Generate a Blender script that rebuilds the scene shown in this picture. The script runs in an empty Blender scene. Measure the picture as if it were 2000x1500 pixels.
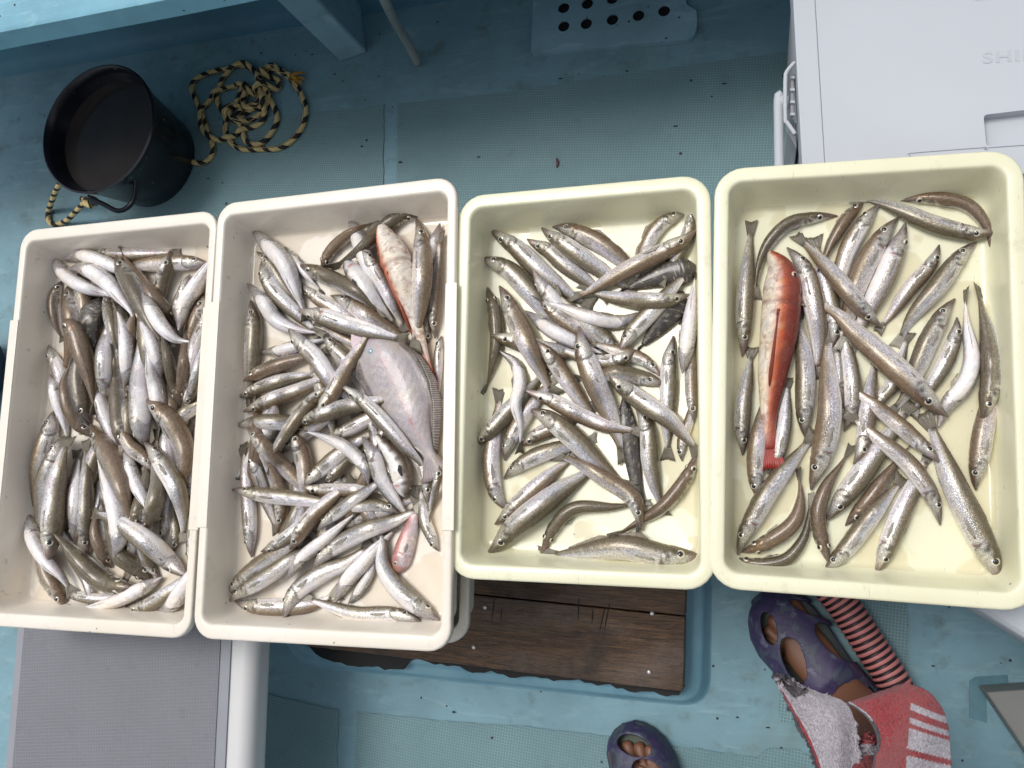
import bpy, math, random
import numpy as np
from mathutils import Vector, Matrix
PI = math.pi
random.seed(7); rng = np.random.default_rng(7)
SC = bpy.context.scene
# ------------------------------------------------------------------ camera
CZ = 1.40                      # camera height above the deck (metres)
F, NX, NY = 1600.0, 1480.0, 990.0   # focal length in px of a 2000 px wide picture, and where the plumb line falls
n = np.array([NX-1000, -(NY-750), -F]); n /= np.linalg.norm(n)
UP = -n; XA = np.array([1., 0, 0]); XA -= XA@UP*UP; XA /= np.linalg.norm(XA); YA = np.cross(UP, XA)
R = np.array([XA, YA, UP])
cam_d = bpy.data.cameras.new('camera'); cam = bpy.data.objects.new('camera', cam_d)
SC.collection.objects.link(cam); SC.camera = cam
cam_d.sensor_width = 36; cam_d.lens = 36*F/2000; cam_d.clip_start = .02; cam_d.clip_end = 3000
cam.matrix_world = Matrix.Translation((0, 0, CZ)) @ Matrix([list(r) for r in R]).to_4x4()
SC.render.resolution_x, SC.render.resolution_y = 1024, 768
# ------------------------------------------------------------------ world, sun, exposure
SUN_EL, SUN_AZ = math.radians(68), math.radians(-48)
W = bpy.data.worlds.new('World'); SC.world = W; W.use_nodes = True
nt = W.node_tree; bg = nt.nodes['Background']
sky = nt.nodes.new('ShaderNodeTexSky'); sky.sky_type = 'NISHITA'; sky.sun_disc = False
sky.sun_elevation = SUN_EL; sky.sun_rotation = SUN_AZ % (2*PI); sky.dust_density = 4; sky.air_density = 1.0
hs = nt.nodes.new('ShaderNodeHueSaturation'); hs.inputs['Saturation'].default_value = .30
nt.links.new(sky.outputs[0], hs.inputs['Color']); nt.links.new(hs.outputs[0], bg.inputs[0])
bg.inputs[1].default_value = .142
sd = bpy.data.lights.new('sun', 'SUN'); sd.energy = 1.35; sd.angle = math.radians(24); sd.color = (1, .975, .94)
so = bpy.data.objects.new('sun', sd); SC.collection.objects.link(so)
sv = Vector((math.sin(SUN_AZ)*math.cos(SUN_EL), math.cos(SUN_AZ)*math.cos(SUN_EL), math.sin(SUN_EL)))
so.rotation_euler = sv.to_track_quat('Z', 'Y').to_euler(); so.location = sv*8
SC.view_settings.view_transform = 'Standard'; SC.view_settings.look = 'None'
SC.view_settings.exposure = 0.0; SC.view_settings.gamma = 1
SC.cycles.max_bounces = 10; SC.cycles.diffuse_bounces = 6
# ------------------------------------------------------------------ helpers
def P(px, py, z=0.0):
    """a point of the photograph's ray at real height z"""
    w = R.T @ np.array([0, 0, 0.]) if False else None
    d = np.array([px-1000, -(py-750), -F]); w = R@d; s = (CZ-z)/(-w[2])
    return np.array([w[0]*s, w[1]*s, z])
def pxm(px, py, z):      # metres per photo pixel there
    return np.linalg.norm(P(px+1, py, z)-P(px, py, z))
def tag(o, label=None, cat=None, group=None, kind=None):
    if label: o['label'] = label
    if cat: o['category'] = cat
    if group: o['group'] = group
    if kind: o['kind'] = kind
    return o
def empty(name, loc):
    o = bpy.data.objects.new(name, None); SC.collection.objects.link(o); o.location = loc
    o.empty_display_size = .02; return o
def mesh(name, V, Fc, mat, parent=None, origin=None, smooth=True, col=None, uv=None, bevel=0, angle=None):
    if origin is None: origin = (parent.location if parent is not None else (0, 0, 0))
    V = np.asarray(V, float) - np.array(origin)
    me = bpy.data.meshes.new(name); me.from_pydata(V.tolist(), [], Fc if isinstance(Fc, list) else Fc.tolist()); me.update()
    if smooth: me.polygons.foreach_set('use_smooth', [True]*len(me.polygons))
    if col is not None:
        a = me.color_attributes.new('Col', 'FLOAT_COLOR', 'POINT'); a.data.foreach_set('color', np.asarray(col, dtype=np.float32).ravel())
    if uv is not None:
        li = np.empty(len(me.loops), dtype=np.int32); me.loops.foreach_get('vertex_index', li)
        u = me.uv_layers.new(name='UVMap'); u.data.foreach_set('uv', np.asarray(uv, dtype=np.float32)[li].ravel())
    if mat: me.materials.append(mat)
    o = bpy.data.objects.new(name, me); SC.collection.objects.link(o)
    if parent is not None: o.parent = parent
    else: o.location = origin
    if bevel:
        m = o.modifiers.new('bevel', 'BEVEL'); m.width = bevel; m.segments = 3; m.limit_method = 'ANGLE'; m.angle_limit = math.radians(40)
    if angle: me.set_sharp_from_angle(angle=math.radians(angle))
    return o
def prism(poly, z0, z1):
    """closed solid over a polygon (xy list, ccw), z0/z1 numbers"""
    k = len(poly); V = [(p[0], p[1], z0) for p in poly]+[(p[0], p[1], z1) for p in poly]
    Fc = [list(range(k))[::-1], list(range(k, 2*k))]+[[i, (i+1) % k, k+(i+1) % k, k+i] for i in range(k)]
    return V, Fc
def ccw(poly):
    a = sum(poly[i][0]*poly[(i+1) % len(poly)][1]-poly[(i+1) % len(poly)][0]*poly[i][1] for i in range(len(poly)))
    return poly if a > 0 else poly[::-1]
def ppoly(pts, z): return ccw([tuple(P(x, y, z)[:2]) for x, y in pts])
def join(*parts):
    V, Fc = [], []
    for v, f in parts:
        o = len(V); V += [tuple(x) for x in v]; Fc += [[i+o for i in q] for q in f]
    return V, Fc
def boxv(c, s, rz=0, ax=None):
    c = np.array(c, float); s = np.array(s, float)/2
    cs, sn = math.cos(rz), math.sin(rz); V = []
    for z in (-1, 1):
        for x, y in ((-1, -1), (1, -1), (1, 1), (-1, 1)):
            X, Y = x*s[0], y*s[1]; V.append((c[0]+X*cs-Y*sn, c[1]+X*sn+Y*cs, c[2]+z*s[2]))
    return V, [[3, 2, 1, 0], [4, 5, 6, 7], [0, 1, 5, 4], [1, 2, 6, 5], [2, 3, 7, 6], [3, 0, 4, 7]]
def spline(pts, m):
    """Catmull-Rom through pts resampled evenly to m points"""
    p = np.array(pts, float)
    if len(p) == 2: return p[0]+(p[1]-p[0])*np.linspace(0, 1, m)[:, None]
    q = np.vstack([2*p[0]-p[1], p, 2*p[-1]-p[-2]]); out = []
    for i in range(1, len(q)-2):
        t = np.linspace(0, 1, 24, endpoint=False)[:, None]
        a, b, c, d = q[i-1], q[i], q[i+1], q[i+2]
        out.append(.5*((2*b)+(-a+c)*t+(2*a-5*b+4*c-d)*t*t+(-a+3*b-3*c+d)*t**3))
    out.append(p[-1][None]); o = np.vstack(out)
    s = np.r_[0, np.cumsum(np.linalg.norm(np.diff(o, axis=0), axis=1))]; s2 = np.linspace(0, s[-1], m)
    return np.stack([np.interp(s2, s, o[:, k]) for k in range(p.shape[1])], 1)
def tube(pts, r, seg=12, cap=True, rfun=None):
    """tube along a 3d polyline; rfun(i, theta, s) -> radius factor. returns V, F, uv(length, angle)"""
    p = np.array(pts); m = len(p); t = np.gradient(p, axis=0); t /= np.linalg.norm(t, axis=1)[:, None]
    ref = np.array([0, 0, 1.]) if abs(t[0][2]) < .9 else np.array([1., 0, 0])
    a = np.cross(t[0], ref); a /= np.linalg.norm(a); V, uv = [], []
    s = np.r_[0, np.cumsum(np.linalg.norm(np.diff(p, axis=0), axis=1))]
    rr = np.broadcast_to(r, (m,))
    for i in range(m):
        a = a-t[i]*(a@t[i]); a /= np.linalg.norm(a); b = np.cross(t[i], a)
        for k in range(seg):
            th = 2*PI*k/seg; q = rr[i]*(rfun(i, th, s[i]) if rfun else 1)
            V.append(p[i]+(a*math.cos(th)+b*math.sin(th))*q); uv.append((s[i], k/seg))
    Fc = [[i*seg+k, i*seg+(k+1) % seg, (i+1)*seg+(k+1) % seg, (i+1)*seg+k] for i in range(m-1) for k in range(seg)]
    if cap: Fc += [list(range(seg))[::-1], [(m-1)*seg+k for k in range(seg)]]
    return V, Fc, uv
# ------------------------------------------------------------------ materials
class N:
    def __init__(s, name):
        s.m = bpy.data.materials.new(name); s.m.use_nodes = True; s.t = s.m.node_tree; s.b = s.t.nodes['Principled BSDF']
    def new(s, t, **k):
        x = s.t.nodes.new(t)
        for a, v in k.items(): setattr(x, a, v)
        return x
    def l(s, a, b): s.t.links.new(a, b)
    def coord(s, kind='Object'): return s.new('ShaderNodeTexCoord').outputs[kind]
    def world(s): return s.new('ShaderNodeNewGeometry').outputs['Position']
    def noise(s, vec, scale, detail=4, rough=.55, out='Fac', dist=0):
        x = s.new('ShaderNodeTexNoise'); x.inputs['Scale'].default_value = scale; x.inputs['Detail'].default_value = detail
        x.inputs['Roughness'].default_value = rough; x.inputs['Distortion'].default_value = dist; s.l(vec, x.inputs['Vector']); return x.outputs[out]
    def scale(s, vec, v, rot=0):
        x = s.new('ShaderNodeMapping'); x.inputs['Scale'].default_value = v; x.inputs['Rotation'].default_value = (0, 0, rot); s.l(vec, x.inputs['Vector']); return x.outputs[0]
    def ramp(s, fac, stops, interp='LINEAR'):
        x = s.new('ShaderNodeValToRGB'); x.color_ramp.interpolation = interp; e = x.color_ramp.elements
        while len(e) < len(stops): e.new(.5)
        for k, (p, c) in enumerate(stops):
            e[k].position = p; e[k].color = (c if hasattr(c, '__len__') else (c, c, c))[:3]+(1,) if hasattr(c, '__len__') else (c, c, c, 1)
        s.l(fac, x.inputs[0]); return x.outputs[0]
    def mix(s, fac, a, b, mode='MIX'):
        x = s.new('ShaderNodeMix', data_type='RGBA', blend_type=mode)
        for i, v in ((0, fac), (6, a), (7, b)):
            if hasattr(v, 'links') or isinstance(v, bpy.types.NodeSocket): s.l(v, x.inputs[i])
            elif i == 0: x.inputs[0].default_value = v
            else: x.inputs[i].default_value = tuple(v[:3])+(1,)
        return x.outputs[2]
    def math(s, op, a, b=None, c=None):
        x = s.new('ShaderNodeMath', operation=op)
        for i, v in enumerate((a, b, c)):
            if v is None: continue
            if isinstance(v, bpy.types.NodeSocket): s.l(v, x.inputs[i])
            else: x.inputs[i].default_value = v
        return x.outputs[0]
    def bump(s, h, strength=.3, dist=.002, prev=None):
        x = s.new('ShaderNodeBump'); x.inputs['Strength'].default_value = strength; x.inputs['Distance'].default_value = dist
        s.l(h, x.inputs['Height'])
        if prev: s.l(prev, x.inputs['Normal'])
        return x.outputs[0]
    def set(s, base=None, rough=None, metal=None, normal=None, coat=None, spec=None, **k):
        for nm, v in (('Base Color', base), ('Roughness', rough), ('Metallic', metal), ('Normal', normal), ('Coat Weight', coat), ('Specular IOR Level', spec), *k.items()):
            if v is None: continue
            i = s.b.inputs[nm]
            if isinstance(v, bpy.types.NodeSocket): s.l(v, i)
            else: i.default_value = (tuple(v)+(1,) if nm in ('Base Color', 'Coat Tint', 'Sheen Tint') else v)
        return s.m
def plain(name, c, rough=.5, var=.12, scale=30, metal=0, coat=0, bump=.1):
    k = N(name); w = k.coord(); f = k.noise(w, scale)
    col = k.mix(f, tuple(x*(1-var) for x in c), tuple(min(1, x*(1+var)) for x in c))
    return k.set(col, rough, metal, k.bump(f, bump, .001), coat)
def blue_paint(name, c, dirt=.6, edge=1.0):
    """thick boat paint: patchy tone, stains, brush ripples"""
    k = N(name); w = k.world()
    a = k.noise(w, 5, 5, .6); b = k.noise(w, 22, 6, .65); d = k.noise(k.scale(w, (1, 4, 1)), 9, 5, .6, dist=1.2)
    col = k.mix(k.ramp(a, [(.3, 0), (.7, 1)]), tuple(x*.82 for x in c), tuple(min(1, x*1.16) for x in c))
    col = k.mix(k.ramp(b, [(.55, 0), (.72, .55*dirt)]), col, (.115, .15, .13))
    col = k.mix(k.ramp(d, [(.56, 0), (.66, .35)]), col, (c[0]*1.7, c[1]*1.4, c[2]*1.3)); e_ = k.noise(w, 2.2, 6, .7, dist=.8); col = k.mix(k.ramp(e_, [(.52, 0), (.66, .55*dirt)]), col, (c[0]*.85, c[1]*.72, c[2]*.62)); g_ = k.noise(w, 60, 4, .7); col = k.mix(k.ramp(g_, [(.66, 0), (.76, .6)]), col, (.04, .06, .055))
    v = k.new('ShaderNodeTexVoronoi'); v.inputs['Scale'].default_value = 26; k.l(w, v.inputs['Vector'])
    sp = k.math('LESS_THAN', v.outputs['Distance'], .055); col = k.mix(sp, col, (.015, .02, .02))
    h = k.math('ADD', k.math('MULTIPLY', b, .5), d)
    return k.set(col, k.ramp(b, [(.3, .5), (.7, .7)]), 0, k.bump(h, .35, .003))
M = {}
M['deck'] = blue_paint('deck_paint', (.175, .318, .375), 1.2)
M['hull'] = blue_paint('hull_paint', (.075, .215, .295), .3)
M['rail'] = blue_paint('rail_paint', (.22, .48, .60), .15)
M['hatchplate'] = blue_paint('plate_paint', (.25, .42, .50), .6)
def mat_grid(name, c1, c2, cell, rot):
    k = N(name); w = k.world(); m = k.scale(w, (1, 1, 1), rot); s = k.new('ShaderNodeSeparateXYZ'); k.l(m, s.inputs[0])
    def wv(o): return k.math('SINE', k.math('MULTIPLY', o, 2*PI/cell))
    x, y = wv(s.outputs[0]), wv(s.outputs[1])
    mx = k.math('MAXIMUM', x, y); h = k.ramp(mx, [(.1, 0), (.75, 1)])
    big = k.noise(w, 4, 5, .6); sm = k.noise(w, 30, 5, .6)
    fade = k.ramp(k.noise(w, 3.1, 4, .6), [(.35, .25), (.65, 1)])
    col = k.mix(k.math('MULTIPLY', h, fade), c2, c1)
    col = k.mix(k.ramp(big, [(.35, 0), (.7, .4)]), col, tuple(x*.7 for x in c1))
    col = k.mix(k.ramp(sm, [(.6, 0), (.8, .5)]), col, tuple(x*.45 for x in c1))
    v = k.new('ShaderNodeTexVoronoi'); v.inputs['Scale'].default_value = 15; k.l(w, v.inputs['Vector'])
    col = k.mix(k.math('LESS_THAN', v.outputs['Distance'], .05), col, (.02, .025, .02))
    return k.set(col, .62, 0, k.bump(h, .6, .0012))
M['mat'] = mat_grid('deck_nonslip', (.235, .375, .405), (.12, .225, .245), .0048, .12)
M['greymat'] = mat_grid('bench_nonslip', (.235, .24, .265), (.185, .19, .21), .0052, -.1)
M['benchwhite'] = plain('bench_white', (.62, .62, .62), .4, .08, 12)
def tray_mat(name, c, dirt):
    k = N(name); w = k.coord(); a = k.noise(w, 6, 5, .6); b = k.noise(k.scale(w, (1, 1, 3)), 45, 6, .7); d = k.noise(w, 9, 3, .5)
    col = k.mix(k.ramp(a, [(.35, 0), (.7, 1)]), c, tuple(x*y for x, y in zip(c, (.93, .91, .86))))
    col = k.mix(k.ramp(b, [(.62, 0), (.8, dirt)]), col, (.35, .31, .24))
    sc_ = k.noise(k.scale(w, (9, 1.2, 1), .5), 60, 2, .4); col = k.mix(k.ramp(sc_, [(.70, 0), (.74, .35)]), col, (.36, .32, .26)); gk = k.noise(w, 26, 6, .75); col = k.mix(k.ramp(gk, [(.58, 0), (.80, .45)]), col, (.42, .36, .27)); v = k.new('ShaderNodeTexVoronoi'); v.inputs['Scale'].default_value = 26; k.l(w, v.inputs['Vector'])
    col = k.mix(k.math('LESS_THAN', v.outputs['Distance'], .035), col, (.16, .13, .10))
    s = k.new('ShaderNodeSeparateXYZ'); k.l(w, s.inputs[0])
    floor = k.math('LESS_THAN', s.outputs[2], .006)
    pud = k.math('MULTIPLY', k.ramp(d, [(.47, 0), (.49, 1)]), floor)
    col = k.mix(k.math('MULTIPLY', pud, .5), col, tuple(x*y for x, y in zip(c, (.80, .71, .58))))
    rg = k.mix(pud, (.33,)*3, (.05,)*3)
    k.b.inputs['Subsurface Weight'].default_value = .0
    return k.set(col, rg, 0, k.bump(b, .06, .001), .15)
M['tray_white'] = tray_mat('tray_ivory', (.83, .775, .685), .35)
M['tray_cream'] = tray_mat('tray_cream_yellow', (.80, .79, .585), .3)
# ================================================================== SETTING
def sheet(name, pts, z, th, mat, **kw):
    V, Fc = prism(ppoly(pts, z), z-th, z); o = mesh(name, V, Fc, mat, smooth=False, origin=tuple(P(*pts[0], 0)), **kw); return o
# the deck floor
V, Fc = prism([(-3.2, -2.6), (3.2, -2.6), (3.2, 3.0), (-3.2, 3.0)], -.05, 0)
tag(mesh('deck', V, Fc, M['deck'], smooth=False), kind='structure')
V, Fc = prism([(-900, -900), (900, -900), (900, 900), (-900, 900)], -1.2, -1.0)
sea = N('sea_water'); wv = sea.world(); hh = sea.noise(wv, .8, 8, .6)
sea.set((.02, .06, .07), .12, 0, sea.bump(hh, .6, .2))
tag(mesh('sea', V, Fc, sea.m, smooth=False), kind='structure')
# non-slip mats laid in the deck paint, wavy painted-over edges
def wavy(pts, amp=1.5, step=14):
    out = []
    for i in range(len(pts)):
        a, b = np.array(pts[i], float), np.array(pts[(i+1) % len(pts)], float); m = max(2, int(np.linalg.norm(b-a)/step))
        for k in range(m):
            q = a+(b-a)*k/m; out.append(tuple(q+rng.uniform(-amp, amp, 2)) if k else tuple(q))
    return out
mats = [[(212, 900), (205, 560), (211, 300), (377, 249), (500, 231), (640, 217), (750, 203), (742, 900)],
        [(766, 900), (777, 202), (980, 182), (1140, 156), (1350, 127), (1549, 99), (1700, 80), (2050, 60), (2050, 420), (1700, 900)],
        [(400, 1650), (420, 1395), (500, 1350), (560, 1366), (661, 1387), (655, 1650)],
        [(690, 1650), (696, 1390), (860, 1408), (1013, 1418), (1180, 1437), (1290, 1452), (1480, 1480), (1500, 1462), (1560, 1464), (1590, 1480), (1640, 1650)],
        [(1672, 1150), (1766, 1150), (1776, 1230), (1771, 1330), (1700, 1330), (1650, 1240)],
        [(1519, 1330), (1600, 1330), (1600, 1412), (1524, 1412)]]
for q in mats:
    tag(sheet('deck_mat', wavy(q), .0022, .0015, M['mat']), kind='structure')
# hull side beyond the deck: stepped waterway, inner side, rail
foot = [(-700, 330), (-60, 140), (210, 92), (352, 64), (566, 29), (700, 6), (900, -30), (1100, -62), (1400, -110), (2100, -220), (3400, -430)]
fp = [P(x, y, 0)[:2] for x, y in foot]
def lift(off, z):
    out = []
    for i, p in enumerate(fp):
        a, b = fp[max(0, i-1)], fp[min(len(fp)-1, i+1)]; t = (b-a)/np.linalg.norm(b-a); nrm = np.array([-t[1], t[0]])
        out.append((*(p+nrm*off), z))
    return out
rows = [lift(-.03, 0.0), lift(-.012, .004), lift(0, .02), lift(.012, .08), lift(.03, .40), lift(.06, .43), lift(.06, -.05)]
V = [v for r in rows for v in r]; m = len(fp)
Fc = [[i*m+k, i*m+k+1, (i+1)*m+k+1, (i+1)*m+k] for i in range(len(rows)-1) for k in range(m-1)]
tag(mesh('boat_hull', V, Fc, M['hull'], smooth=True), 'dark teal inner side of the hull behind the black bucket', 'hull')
# gunwale rail overhanging the deck, top left
ge = [(-600, 190), (0, 60), (305, 0), (620, -66), (1000, -150), (1500, -260), (2300, -430), (3600, -720)]
zr = .45
a = [P(x, y, zr)[:2] for x, y in ge]
prof = [(-.0, zr-.045), (0, zr-.004), (.006, zr), (.05, zr+.006), (.11, zr+.03), (.26, zr+.035), (.3, zr+.02), (.3, zr-.05)]
V = []
for i, p in enumerate(a):
    q0, q1 = a[max(0, i-1)], a[min(len(a)-1, i+1)]; t = (q1-q0)/np.linalg.norm(q1-q0); nr = np.array([-t[1], t[0]])
    V += [(*(p+nr*o), z) for o, z in prof]
k = len(prof); Fc = [[i*k+j, (i+1)*k+j, (i+1)*k+(j+1) % k, i*k+(j+1) % k] for i in range(len(a)-1) for j in range(k)]
Fc += [list(range(k))[::-1], [(len(a)-1)*k+j for j in range(k)]]
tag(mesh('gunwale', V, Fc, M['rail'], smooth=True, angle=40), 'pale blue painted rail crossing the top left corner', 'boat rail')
# hull rib / knee standing by the wall
zt = .50
base = [P(665, 122, 0)[:2], P(718, 104, 0)[:2]]
u = base[1]-base[0]; u /= np.linalg.norm(u); nr = np.array([-u[1], u[0]])
q = [base[0], base[1], base[1]+nr*.16, base[0]+nr*.16]
V = [(*p, -.0) for p in q]+[(*(p-(nr*.03 if i < 2 else 0)), zt-.02) for i, p in enumerate(q)]
Fc = [[0, 1, 5, 4], [1, 2, 6, 5], [2, 3, 7, 6], [3, 0, 4, 7], [4, 5, 6, 7], [3, 2, 1, 0]]
tag(mesh('hull_rib', V, Fc, M['hatchplate'], smooth=False, bevel=.006), 'blue painted upright rib between the rope coil and the grey hose', 'rib')
# drain cover with round holes
def rounded(pts, rad, seg=6):
    out = []; k = len(pts)
    for i in range(k):
        p0, p1, p2 = (np.array(pts[j % k], float) for j in (i-1, i, i+1)); r = rad[i] if hasattr(rad, '__len__') else rad
        if r <= 0: out.append(tuple(p1)); continue
        a = p1+(p0-p1)/np.linalg.norm(p0-p1)*r; b = p1+(p2-p1)/np.linalg.norm(p2-p1)*r
        for t in np.linspace(0, 1, seg): out.append(tuple((1-t)**2*a+2*t*(1-t)*p1+t*t*b))
    return out
import bmesh
def holed_plate(name, outline, holes, z0, z1, mat, parent=None, inner=None):
    bm = bmesh.new()
    def ring(pts): return [bm.verts.new((x, y, 0)) for x, y in pts]
    loops = [ring(outline)]+[ring(h) for h in holes]; ed = []
    for lp in loops:
        for i in range(len(lp)): ed.append(bm.edges.new((lp[i], lp[(i+1) % len(lp)])))
    bmesh.ops.triangle_fill(bm, use_beauty=True, use_dissolve=False, edges=ed)
    hc = [(np.mean([p[0] for p in h]), np.mean([p[1] for p in h]), np.linalg.norm(np.array(h[0])-np.mean(h, axis=0))) for h in holes]
    kill = [f for f in bm.faces if any(math.hypot(f.calc_center_median().x-x, f.calc_center_median().y-y) < r*.9 and all(math.hypot(v.co.x-x, v.co.y-y) < r*1.05 for v in f.verts) for x, y, r in hc)]
    bmesh.ops.delete(bm, geom=kill, context='FACES_ONLY')
    bmesh.ops.recalc_face_normals(bm, faces=bm.faces[:])
    for f in bm.faces:
        if f.normal.z < 0: f.normal_flip()
    for v in bm.verts: v.co.z = z1
    g = bmesh.ops.extrude_face_region(bm, geom=bm.faces[:])
    for v in [e for e in g['geom'] if isinstance(e, bmesh.types.BMVert)]: v.co.z = z0
    bmesh.ops.recalc_face_normals(bm, faces=bm.faces[:])
    V = [tuple(v.co) for v in bm.verts]; bm.verts.index_update(); Fc = [[v.index for v in f.verts] for f in bm.faces]; bm.free()
    return mesh(name, V, Fc, mat, parent, smooth=False, origin=None if parent is not None else (V[0][0], V[0][1], 0))
zc = .012
o2 = [(1043, -60), (1037, 106), (1361, 76), (1361, 18), (1340, 10), (1338, -60)]
out = ccw([tuple(P(x, y, zc)[:2]) for x, y in rounded(o2, [0, 10, 28, 10, 8, 0])])
hl = []
for hx, hy in [(1101, 51), (1145, 46), (1196, 38), (1247, 30), (1297, 21), (1101, 15), (1147, 7), (1196, -3), (1245, -12), (1295, -22), (1103, -22), (1149, -31), (1196, -40)]:
    c = P(hx, hy, zc)[:2]; hl.append([(c[0]+.0108*math.cos(t), c[1]+.0108*math.sin(t)) for t in np.linspace(0, 2*PI, 18, endpoint=False)])
dc = empty('drain_cover', tuple(P(1200, 60, 0)))
holed_plate('plate', out, hl, .0085, zc, M['hatchplate'], dc)
tag(dc, 'blue painted drain cover plate with rows of round holes', 'drain cover')
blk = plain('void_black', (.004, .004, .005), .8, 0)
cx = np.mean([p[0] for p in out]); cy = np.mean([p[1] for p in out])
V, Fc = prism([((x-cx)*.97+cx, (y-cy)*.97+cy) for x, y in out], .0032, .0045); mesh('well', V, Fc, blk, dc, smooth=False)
V, Fc = prism(out, .0068, .0205)   # rim wall under the plate, ring only
k = len(out); inn = [((x-cx)*.975+cx, (y-cy)*.955+cy) for x, y in out]
V = [(x, y, z) for z in (.001, .0083) for x, y in out]+[(x, y, z) for z in (.001, .0083) for x, y in inn]
Fc = []
for i in range(k):
    j = (i+1) % k; Fc += [[i, j, k+j, k+i], [2*k+j, 2*k+i, 3*k+i, 3*k+j], [k+i, k+j, 3*k+j, 3*k+i]]
mesh('frame', V, Fc, M['hatchplate'], dc, smooth=False)
# wooden hatch with coaming
wood = N('old_wood'); w = wood.coord(); st = wood.scale(w, (1.2, 22, 1), .0)
g1 = wood.noise(st, 13, 9, .75, dist=.8); g2 = wood.noise(st, 42, 7, .8, dist=.5); g3 = wood.noise(wood.scale(w, (1, 3, 1)), 6, 5, .6)
col = wood.mix(wood.ramp(g1, [(.36, 0), (.62, 1)]), (.022, .013, .008), (.205, .112, .054))
col = wood.mix(wood.ramp(g3, [(.5, 0), (.68, .55)]), col, (.20, .155, .13)); g4 = wood.noise(w, 11, 5, .6); col = wood.mix(wood.ramp(g4, [(.50, 0), (.70, .75)]), col, (.03, .02, .014))
col = wood.mix(wood.ramp(g2, [(.30, .95), (.46, 0)]), col, (.012, .007, .005))
wood.set(col, wood.ramp(g1, [(.3, .35), (.7, .65)]), 0, wood.bump(g2, .7, .003, wood.bump(g1, .6, .005)), .15)
zb = .075
bd = [(560, 1258), (1335, 1352), (1337, 1090), (640, 1010)]
rb = empty('hatch_board', tuple(P(1000, 1250, zb-.03)))
e0 = P(1337, 1152, zb)[:2]; e1 = P(1334, 1351, zb)[:2]; b0 = P(600, 1262, zb)[:2]
rb.rotation_euler = (0, 0, math.atan2(*(e1-b0)[::-1]))
def inv(p, z):       # world xy -> board frame
    d = Vector((p[0], p[1], z))-rb.location; d.rotate(rb.rotation_euler.to_matrix().inverted().to_euler()); return tuple(d)
def local_mesh(name, V, Fc, mat, parent, **kw):
    o = mesh(name, V, Fc, mat, parent, origin=(0, 0, 0), **kw); return o
# two planks with a dark gap between them
L0, L1 = inv(b0, zb), inv(e1, zb); xr = L1[0]; xl = L0[0]; yb = L0[1]
gapL, gapR = inv(P(960, 1168, zb)[:2], zb)[1], inv(P(1335, 1203, zb)[:2], zb)[1]
ytop = inv(P(1337, 1060, zb)[:2], zb)[1]
def plank(poly, name='plank'):
    V, Fc = prism(ccw(poly), -.002, .03); local_mesh(name, V, Fc, wood.m, rb, smooth=False, bevel=.0015)
rag = lambda y, n=22, a=.0006: [(x, y+random.uniform(-a, a)) for x in np.linspace(xl, xr, n)]
gm = (gapL+gapR)/2
plank(rag(yb, 40, .0007)+[(xr, gm-.001), (xl, gm+.004)])
plank([(xl, gm+.0065), (xr, gm+.0012), (xr, ytop), (xl, ytop)])
nailm = plain('nail_zinc', (.7, .7, .72), .35, .1, 60, metal=.6)
for x, y in [(926, 1264), (948, 1186), (1274, 1198), (1268, 1312)]:
    c = inv(P(x, y, zb)[:2], zb); V = []; seg = 12
    for r_, z_ in ((.0034, .0305), (.0034, .0325), (.0022, .0338), (.0, .034)):
        V += [(c[0]+r_*math.cos(t), c[1]+r_*math.sin(t), z_) for t in np.linspace(0, 2*PI, seg, endpoint=False)]
    Fc = [[i*seg+j, i*seg+(j+1) % seg, (i+1)*seg+(j+1) % seg, (i+1)*seg+j] for i in range(3) for j in range(seg)]
    local_mesh('nail', V, Fc, nailm, rb)
cutm = plain('cut_mark', (.012, .008, .006), .8, 0)
for (x0, y0), (x1, y1) in [((966, 1165), (960, 1217)), ((1131, 1168), (1129, 1218)), ((1158, 1189), (1156, 1221)), ((1181, 1188), (1169, 1243)), ((1191, 1178), (1178, 1243)), ((980, 1190), (978, 1215))]:
    a_, b_ = np.array(inv(P(x0, y0, zb)[:2], zb)), np.array(inv(P(x1, y1, zb)[:2], zb)); d = (b_-a_); d /= np.linalg.norm(d); nn = np.array([-d[1], d[0], 0])*.0007
    V = [a_-nn, (a_+b_)/2-nn*1.5, b_, (a_+b_)/2+nn*1.5, a_+nn]; V = [(p[0], p[1], .0304) for p in V]+[(p[0], p[1], .0300) for p in V]
    local_mesh('knife_cut', V, [[0, 1, 2, 3, 4], [9, 8, 7, 6, 5]]+[[i, 5+i, 5+(i+1) % 5, (i+1) % 5] for i in range(5)], cutm, rb, smooth=False)
tag(rb, 'dark weathered wooden hatch board with nails and knife cuts', 'hatch board')
# coaming: rounded ledge running round the board
co = [(470, 985), (1392, 1085), (1388, 1384), (575, 1300)]
def ringpoly(off):
    cs = np.array([P(x, y, .0)[:2] for x, y in co]); c = cs.mean(0); out = []
    for p in cs:
        d = p-c; out.append(p-np.sign(d)*off)
    return ccw(rounded([tuple(p) for p in out], max(.012, .05-off*.6), 7))
prof = [(0, 0.0), (.006, .004), (.010, .022), (.016, .030), (.024, .031), (.030, .034), (.034, .044), (.04, .046), (.055, .046), (.0555, .03)]
rings = [ringpoly(o) for o, z in prof]; kk = len(rings[0])
V = [(x, y, z) for r_, (o, z) in zip(rings, prof) for x, y in r_]
Fc = [[i*kk+j, i*kk+(j+1) % kk, (i+1)*kk+(j+1) % kk, (i+1)*kk+j] for i in range(len(prof)-1) for j in range(kk)]
Fc.append([(len(prof)-1)*kk+j for j in range(kk)])
rot = N('coaming_paint'); w = rot.world(); a1 = rot.noise(w, 30, 6, .7); a2 = rot.noise(w, 7, 4, .6)
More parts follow.
